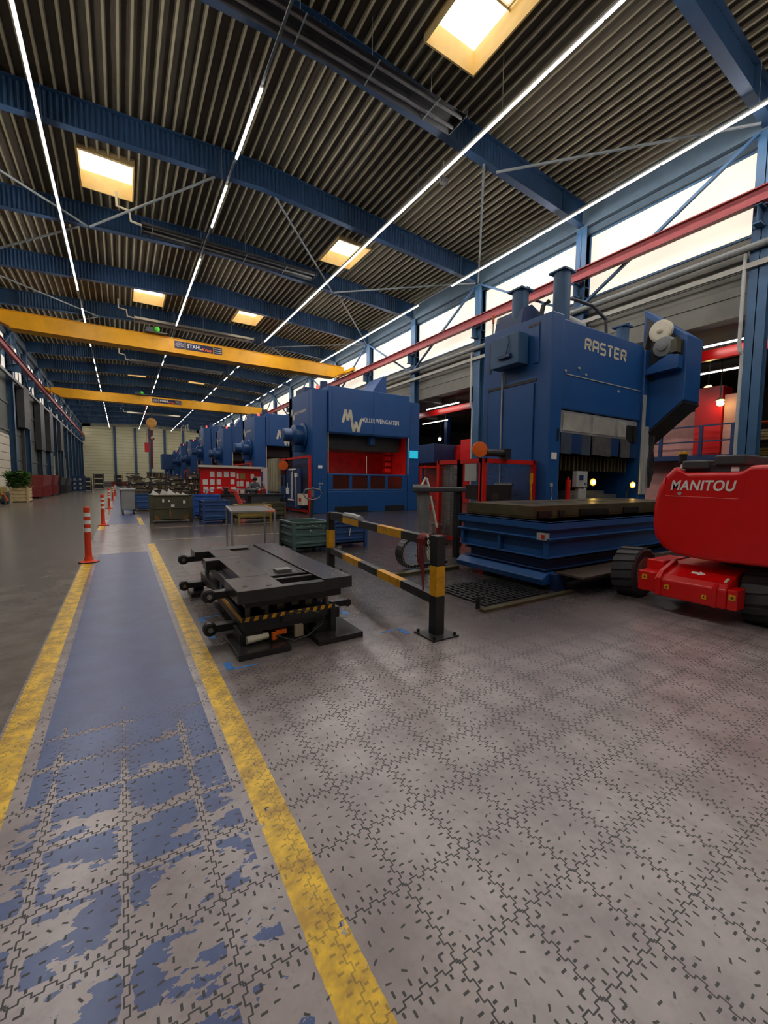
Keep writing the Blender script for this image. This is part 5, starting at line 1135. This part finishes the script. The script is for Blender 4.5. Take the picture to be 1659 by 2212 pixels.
for row, (y, nx, nz) in enumerate(((23.0, 1, 3), (24.6, 3, 4), (26.0, 4, 5), (28, 4, 6), (30.5, 4, 6), (34, 4, 6), (39, 4, 6))):
    for ix in range(nx):
        x = .75+ix*1.0
        if row == 0: x = 1.75+ix
        z = 0.0
        for iz in range(nz):
            if iz >= nz-2 and random.random() < .4: break
            k = random.randrange(2); sz = random.uniform(.72, 1.0); sx = random.uniform(.8, .98)
            loc = (x+random.uniform(-.05, .05), y+random.uniform(-.1, .1), z)
            lab = 'brown steel die in the stacks of row %s behind the olive bin' % ROWN[row]; g_ = 'stored dies of row %d' % (row+1)
            if not used_p[k]: q = protos[k]; q.location = loc; q['label'] = lab; q['group'] = g_; q.scale = (sx, 1, sz); used_p[k] = True
            else: dup(protos[k], loc, lab, g_, rz=random.uniform(-.05, .05), scale=(sx, 1, sz))
            z += (.38 if k else .36)*sz+.002

# workbenches, notice boards, person
t = thing('workbench', (3.6, 19.5, 0), 'dark workbench with tools in front of the red notice boards', 'workbench')
b = MB(); b.box(3.3, 6.4, 18.9, 19.7, .82, .9); b.build('benchtop', m_black, t)
b = MB(); b.box(3.4, 4.4, 18.95, 19.6, .05, .8); b.box(4.9, 6.2, 18.95, 19.6, .25, .8); b.build('cabinet', m_dkgrey, t)
for x in (3.35, 4.7, 6.35):
    b = MB(); b.box(x-.03, x+.03, 18.95, 19.02, 0, .82); b.build('leg', m_black, t)
items = [('vise', (3.9, 19.2), m_black, 'black bench vise on the left end of the dark workbench'), ('red_toolbox', (3.55, 19.3), m_redm, 'small bright red box on the left of the dark workbench'),
         ('grinder', (5.0, 19.3), m_dkgrey, 'dark grinder on the middle of the dark workbench'), ('red_canister', (5.5, 19.2), m_dkred, 'dull red canister on the right of the dark workbench')]
for nm, (x, y), m_, l in items:
    b = MB()
    if nm == 'vise': b.box(x-.12, x+.12, y-.1, y+.1, .9, 1.0); b.box(x-.1, x-.02, y-.15, y+.15, 1.0, 1.18); b.box(x+.03, x+.1, y-.15, y+.15, 1.0, 1.18); b.cyl((x+.1, y, 1.05), (x+.35, y, 1.05), .02, 8)
    elif nm == 'grinder': b.cyl((x-.2, y, 1.05), (x+.2, y, 1.05), .09, 14); b.cyl((x-.26, y, 1.05), (x-.2, y, 1.05), .14, 16); b.cyl((x+.2, y, 1.05), (x+.26, y, 1.05), .14, 16); b.box(x-.1, x+.1, y-.08, y+.08, .9, 1.0)
    elif nm == 'red_toolbox': b.box(x-.16, x+.16, y-.1, y+.1, .9, 1.12); b.bar((x-.08, y, 1.15), (x+.08, y, 1.15), .02, .02); b.bar((x-.08, y, 1.1), (x-.08, y, 1.15), .02, .02); b.bar((x+.08, y, 1.1), (x+.08, y, 1.15), .02, .02)
    else: b.lathe([(0, .13), (.2, .13), (.26, .05), (.3, .05)], (x, y, .9), (0, 0, 1), 16)
    tag(b.build(nm, m_), l, nm.replace('_', ' '))
b = MB(); b.bar((4.25, 17.9, 0), (4.2, 18.0, .55), .1, .14); b.bar((4.2, 18, .55), (4.0, 18.1, 1.05), .1, .14); b.bar((4.0, 18.1, 1.05), (3.75, 18.1, 1.1), .12, .12); b.box(3.95, 4.5, 17.7, 18.1, 0, .06)
tag(b.build('scrap_chute', mat('salmon_red', C(214, 70, 60), .5)), 'bent salmon-red machine arm standing before the dark workbench', 'arm')
b = MB(); b.cyl((2.75, 18.9, 0), (2.75, 18.9, 1.1), .02, 8); b.lathe([(0, .16), (.14, .16), (.15, .02)], (2.75, 18.9, 0), (0, 0, 1), 14); tag(b.build('stand_pole', m_dkred), 'thin pole on brown round foot beside the blue crates', 'pole')
def board(x0, x1, y, z0, z1, label, papers, extra):
    t = thing('notice_board', (x0, y, 0), label, 'notice board')
    b = MB(); b.box(x0, x1, y, y+.05, z0, z1); b.build('panel', m_redm, t)
    for x in (x0+.05, x1-.05): b = MB(); b.box(x-.03, x+.03, y+.05, y+.11, 0, z1); b.build('leg', m_dkgrey, t)
    b = MB(); b.box(x0-.1, x1+.05, y-.25, y+.05, z1+.02, z1+.12); b.build('lamp_hood', m_cream, t)
    for (a, c, w, h) in papers:
        p = MB(); p.box(a, a+w, y-.006, y-.001, c, c+h); tag(p.build('notice_sheet', m_paper), 'white notice sheet on the %s red notice board' % extra, 'notice', 'white sheets on the %s red board' % extra)
    return t
def sheets(x0, x1, z0, z1, nx, nz, drop=()):
    out = []; dx = (x1-x0)/nx; dz = (z1-z0)/nz
    for i in range(nx):
        for j in range(nz):
            if (i, j) in drop: continue
            out.append((x0+i*dx+.06+random.uniform(-.02, .02), z0+j*dz+.05+random.uniform(-.02, .02), dx*random.uniform(.6, .78), dz*random.uniform(.62, .78)))
    return out
board(5.0, 6.45, 22.8, .7, 2.1, 'right red notice board full of white sheets', sheets(5.0, 6.1, .72, 1.9, 4, 3, ((1, 2), (2, 2))), 'right')
b = MB(); b.box(5.3, 5.58, 22.792, 22.799, 1.55, 1.85); tag(b.build('notice_sheet', m_ochre), 'ochre coloured sheet on the right red notice board', 'notice')
b = MB(); b.box(6.05, 6.42, 22.79, 22.799, 1.1, 1.7); tag(b.build('poster', m_white), 'large pale poster at the right end of the right red notice board', 'poster')
board(3.25, 4.95, 21.9, .8, 2.1, 'left red notice board with small white sheets', sheets(3.3, 4.9, .85, 2.0, 5, 3, ((0, 2), (3, 1))), 'left')
for x0, x1, y, l in ((3.3, 4.3, 21.0, 'left'), (4.3, 6.2, 21.4, 'right')):
    b = MB(); b.box(x0, x1, y, y+.35, 1.0, 1.06); b.box(x0+.05, x0+.1, y, y+.3, 0, 1.0); b.box(x1-.1, x1-.05, y, y+.3, 0, 1.0); b.box(x0, x1, y, y+.3, .4, .44)
    tag(b.build('side_table', m_ltgrey), 'pale narrow table below the %s red notice board' % l, 'table')

# person at the bench (one continuous skinned body)
def person(loc, rz):
    J = {'pelvis': (0, 0, .88, .13), 'waist': (0, .02, 1.04, .125), 'chest': (0, .06, 1.24, .15), 'neck': (0, .1, 1.40, .06), 'jaw': (0, .13, 1.47, .065), 'head': (0, .14, 1.55, .095), 'top': (0, .13, 1.63, .07), 'nose': (0, .235, 1.53, .016),
         'shl': (-.17, .07, 1.34, .07), 'ell': (-.24, .16, 1.10, .05), 'wrl': (-.14, .36, 1.06, .034), 'shr': (.17, .07, 1.34, .07), 'elr': (.24, .16, 1.10, .05), 'wrr': (.14, .36, 1.06, .034),
         'hpl': (-.09, 0, .84, .1), 'knl': (-.1, .03, .46, .068), 'anl': (-.1, 0, .08, .045), 'tol': (-.11, .15, .045, .04), 'hpr': (.09, 0, .84, .1), 'knr': (.1, .03, .46, .068), 'anr': (.1, 0, .08, .045), 'tor': (.11, .15, .045, .04)}
    E_ = [('pelvis','waist'),('waist','chest'),('chest','neck'),('neck','jaw'),('jaw','head'),('head','top'),('head','nose'),('chest','shl'),('shl','ell'),('ell','wrl'),('chest','shr'),('shr','elr'),('elr','wrr'),('pelvis','hpl'),('hpl','knl'),('knl','anl'),('anl','tol'),('pelvis','hpr'),('hpr','knr'),('knr','anr'),('anr','tor')]
    for s_, sg in (('l', 1), ('r', -1)):
        w = Vector(J['wr'+s_][:3])
        for i in range(4):
            a = w+Vector((sg*(-.03+.02*i), .07, -.01)); c = a+Vector((sg*.004*i, .035, -.012)); e = c+Vector((0, .022+.006*(i in (1, 2)), -.018))
            J['f%s%da' % (s_, i)] = tuple(a)+(.0105,); J['f%s%db' % (s_, i)] = tuple(c)+(.0095,); J['f%s%dc' % (s_, i)] = tuple(e)+(.008,)
            E_ += [('wr'+s_, 'f%s%da' % (s_, i)), ('f%s%da' % (s_, i), 'f%s%db' % (s_, i)), ('f%s%db' % (s_, i), 'f%s%dc' % (s_, i))]
        a = w+Vector((sg*.035, .03, -.005)); c = a+Vector((sg*.012, .03, -.01)); J['t%sa' % s_] = tuple(a)+(.012,); J['t%sb' % s_] = tuple(c)+(.009,); E_ += [('wr'+s_, 't%sa' % s_), ('t%sa' % s_, 't%sb' % s_)]
    keys = list(J); idx = {k: i for i, k in enumerate(keys)}
    me = bpy.data.meshes.new('person'); me.from_pydata([J[k][:3] for k in keys], [(idx[a], idx[c]) for a, c in E_], [])
    o = bpy.data.objects.new('person', me); COL.objects.link(o)
    md = o.modifiers.new('skin', 'SKIN'); 
    sv = me.skin_vertices[0].data if me.skin_vertices else None
    if sv is None:
        me.attributes.new if False else None
    for k in keys:
        if sv is not None: sv[idx[k]].radius = (J[k][3], J[k][3]); sv[idx[k]].use_root = (k == 'pelvis')
    s_ = o.modifiers.new('sub', 'SUBSURF'); s_.levels = 1; s_.render_levels = 1
    dg = bpy.context.evaluated_depsgraph_get(); m2 = bpy.data.meshes.new_from_object(o.evaluated_get(dg))
    bpy.data.objects.remove(o)
    skin = mat('skin', C(196, 150, 122), .55); jac = mat('grey_jacket', C(92, 94, 98), .8); trs = mat('dark_trousers', C(40, 44, 56), .8); shoe = m_black
    m2.materials.clear()
    for q in (skin, jac, trs, shoe): m2.materials.append(q)
    for p in m2.polygons:
        c = p.center; p.use_smooth = True
        p.material_index = 3 if c.z < .1 else 2 if c.z < .9 else (0 if (c.z > 1.41 or c.y > .36) else 1)
    o = bpy.data.objects.new('person', m2); COL.objects.link(o); o.location = loc; o.rotation_euler = (0, 0, rz)
    b = MB(); b.lathe([(0, .02), (.03, .07), (.08, .103), (.14, .1), (.17, .06)], (0, .13, 1.66), (0, .25, -1), 16); h = b.build('hair', mat('dark_hair', C(30, 26, 24), .7), o, local=True, smooth=True)
    b = MB(); [b.lathe([(0, .004), (.006, .012), (.012, .004)], (x, .225, 1.56), (0, 1, 0), 8) for x in (-.035, .035)]; b.box(-.025, .025, .215, .225, 1.48, 1.487); b.build('eye', m_black, o, local=True)
    return tag(o, 'person with dark hair in grey jacket bent over work at the dark workbench', 'person')
person((5.35, 20.15, 0), PI)

# ================================================================== LEFT SIDE OF THE HALL
b = MB()
def bay_door(y0, y1, z1, label_n):
    b = MB(); X = XL-.14
    b.box(X-.05, X+.03, y0, y1, 0, z1, 0)
    n = int(z1/.55)
    for i in range(n+1): b.box(X+.03, X+.045, y0, y1, i*.55-.02, i*.55+.02, 1)
    return struct(b.build('door_%d' % label_n, [m_cream, m_grey]))
bay_door(35.5, 40.6, 4.6, 1); bay_door(64.5, 67.5, 4.2, 2); bay_door(77, 80, 4.4, 3); bay_door(24, 28.5, 4.6, 4)
for i, (y, z0, z1) in enumerate(((45.2, 5.5, 8.9), (53.2, 4.2, 8.8), (59.5, 4.4, 8.9), (69, 5.0, 8.9))):
    b = MB(); b.box(XL-.14, XL+.35, y-1.3, y+1.1, z0, z1); b.box(XL-.14, XL+.1, y-.12, y+.12, 0, z0)
    tag(b.build('ventilation_unit', m_dkgrey, bevel=.03), 'dark ventilation box on the left wall, %s from the camera' % ['nearest', 'second', 'third', 'farthest'][i], 'ventilation unit')
b = MB(); b.box(XL+.19, XL+.34, YB+.2, YE-.2, 8.6, 8.8); tag(b.build('cable_tray', m_grey), 'grey cable tray along the left wall below the windows', 'cable tray')
# planter crate with plants
t = thing('planter', (-5.3, 34.4, 0), 'slatted pale wooden planter crate with green plants by the left wall', 'planter')
b = MB()
for k in range(4): b.box(-5.75, -4.95, 33.8, 33.84, .08+k*.22, .24+k*.22); b.box(-4.95, -4.91, 33.8, 35.0, .08+k*.22, .24+k*.22); b.box(-5.79, -5.75, 33.8, 35.0, .08+k*.22, .24+k*.22)
b.box(-5.75, -4.95, 33.84, 35.0, .05, .8)
for x in (-5.75, -4.97): b.box(x-.04, x+.06, 33.77, 33.83, 0, .98)
b.build('crate', m_wood, t)
b = MB()
for i in range(1500):
    x = random.uniform(-6.0, -4.9); y = random.uniform(33.7, 35.2); z = .85+random.random()**.7*1.0; a = random.uniform(0, 6.28); L_ = random.uniform(.14, .28)
    d = Vector((math.cos(a), math.sin(a), random.uniform(-.3, .7)))*L_; s_ = Vector((-math.sin(a), math.cos(a), 0))*L_*.3
    p = Vector((x, y, z)); b.add([p, p+d*.5+s_, p+d, p+d*.5-s_], [(0,1,2,3)])
for i in range(24): x = random.uniform(-5.7, -5.05); y = random.uniform(33.9, 34.9); b.cyl((x, y, .8), (x+random.uniform(-.1, .1), y, 1.6), .012, 5)
b.build('foliage', m_leaf, t)
# yellow-white forklift truck partly cut by the left edge
t = thing('forklift', (-6.0, 33.0, 0), 'yellow and white industrial vehicle cut by the left picture edge', 'vehicle')
b = MB(); b.box(-6.6, -5.75, 31.4, 33, .3, .95); b.build('chassis', m_ochre, t, bevel=.06)
b = MB(); b.box(-6.55, -5.8, 31.6, 32.9, .95, 1.5); b.build('cab_cover', m_cream, t, bevel=.08)
b = MB(); b.box(-6.55, -5.78, 31.3, 31.45, .5, .7); b.box(-6.3, -6.1, 31.55, 31.6, 1.1, 1.3); b.build('bumper', m_black, t)
for x in (-6.5, -5.85):
    for y in (31.8, 32.6): b = MB(); b.lathe([(0, .3), (.02, .34), (.2, .34), (.22, .3)], (x, y, .34), (1, 0, 0), 18); b.build('wheel', m_rubber, t)
b = MB(); b.cyl((-5.7, 31.5, .6), (-5.6, 31.9, .2), .06, 8); b.build('lift_ram', m_orange, t)
# row of containers against the left wall
def container(x0, x1, y0, y1, h, m_, label, cat='container'):
    t = thing('steel_container', (x0, y0, 0), label, cat)
    b = MB(); b.prism([(x0, .12), (x1, .12), (x1, h*.55), (x1+.12, h), (x0, h)], 'y', y0, y1); b.build('body', m_, t, bevel=.015)
    b = MB(); n = int((y1-y0)/.5)
    for i in range(n+1): y = y0+(y1-y0)*i/n; b.box(x1, x1+.05, y-.03, y+.03, .12, h*.55)
    b.build('rib', m_, t)
    b = MB(); b.box(x0+.05, x0+.25, y0, y1, 0, .12); b.box(x1-.25, x1-.05, y0, y1, 0, .12); b.build('skid', m_black, t)
    return t
container(-6.2, -4.9, 39.5, 43.5, 1.7, m_dkred, 'dull red skip container by the left wall, nearest of the dark row')
container(-6.2, -4.8, 44.3, 47, 1.75, m_dkred, 'second dull red skip container by the left wall')
container(-6.2, -4.7, 48, 51.5, 1.6, m_black, 'black skip container behind the red ones')
container(-6.2, -4.6, 52.5, 56, 1.5, m_dkgrey, 'dark grey skip container by the left wall')
for i, (x, y, h, m_) in enumerate(((-4.7, 58, 1.8, m_blue_d), (-4.3, 62, 1.6, m_black), (-3.4, 74, 2.2, m_black), (-1.0, 88, 2.2, m_black), (-2.5, 80, 1.0, m_grey))):
    t = thing('parts_rack', (x, y, 0), ['dark blue rack with shiny rolls by the left wall', 'low black rack behind the dark blue rack', 'black cabinet rack far down the aisle on the left', 'black cabinet rack at the end of the walkway', 'low grey cart far down the left aisle'][i], 'rack')
    b = MB(); [b.box(x+p-.03, x+p+.03, y+q-.03, y+q+.03, 0, h) for p in (0, 1.2) for q in (0, .9)]; b.build('frame', m_, t)
    for k in range(3): b = MB(); b.box(x, x+1.2, y, y+.9, .1+k*h/3, .16+k*h/3); b.box(x+.1, x+1.1, y+.1, y+.8, .16+k*h/3, .1+(k+.8)*h/3); b.build('shelf', m_, t)
    if i == 0:
        b = MB(); [b.cyl((x+.3+p*.5, y-.05, .4+k*.5), (x+.3+p*.5, y+.2, .4+k*.5), .13, 14) for p in (0, 1) for k in range(3)]; b.build('roll', m_chrome, t)
b = MB(); b.box(-3.0, 1.0, 103, 104, 0, .9); tag(b.build('floor_pallet', m_dkred), 'low dull red block at the foot of the cream end wall', 'block')
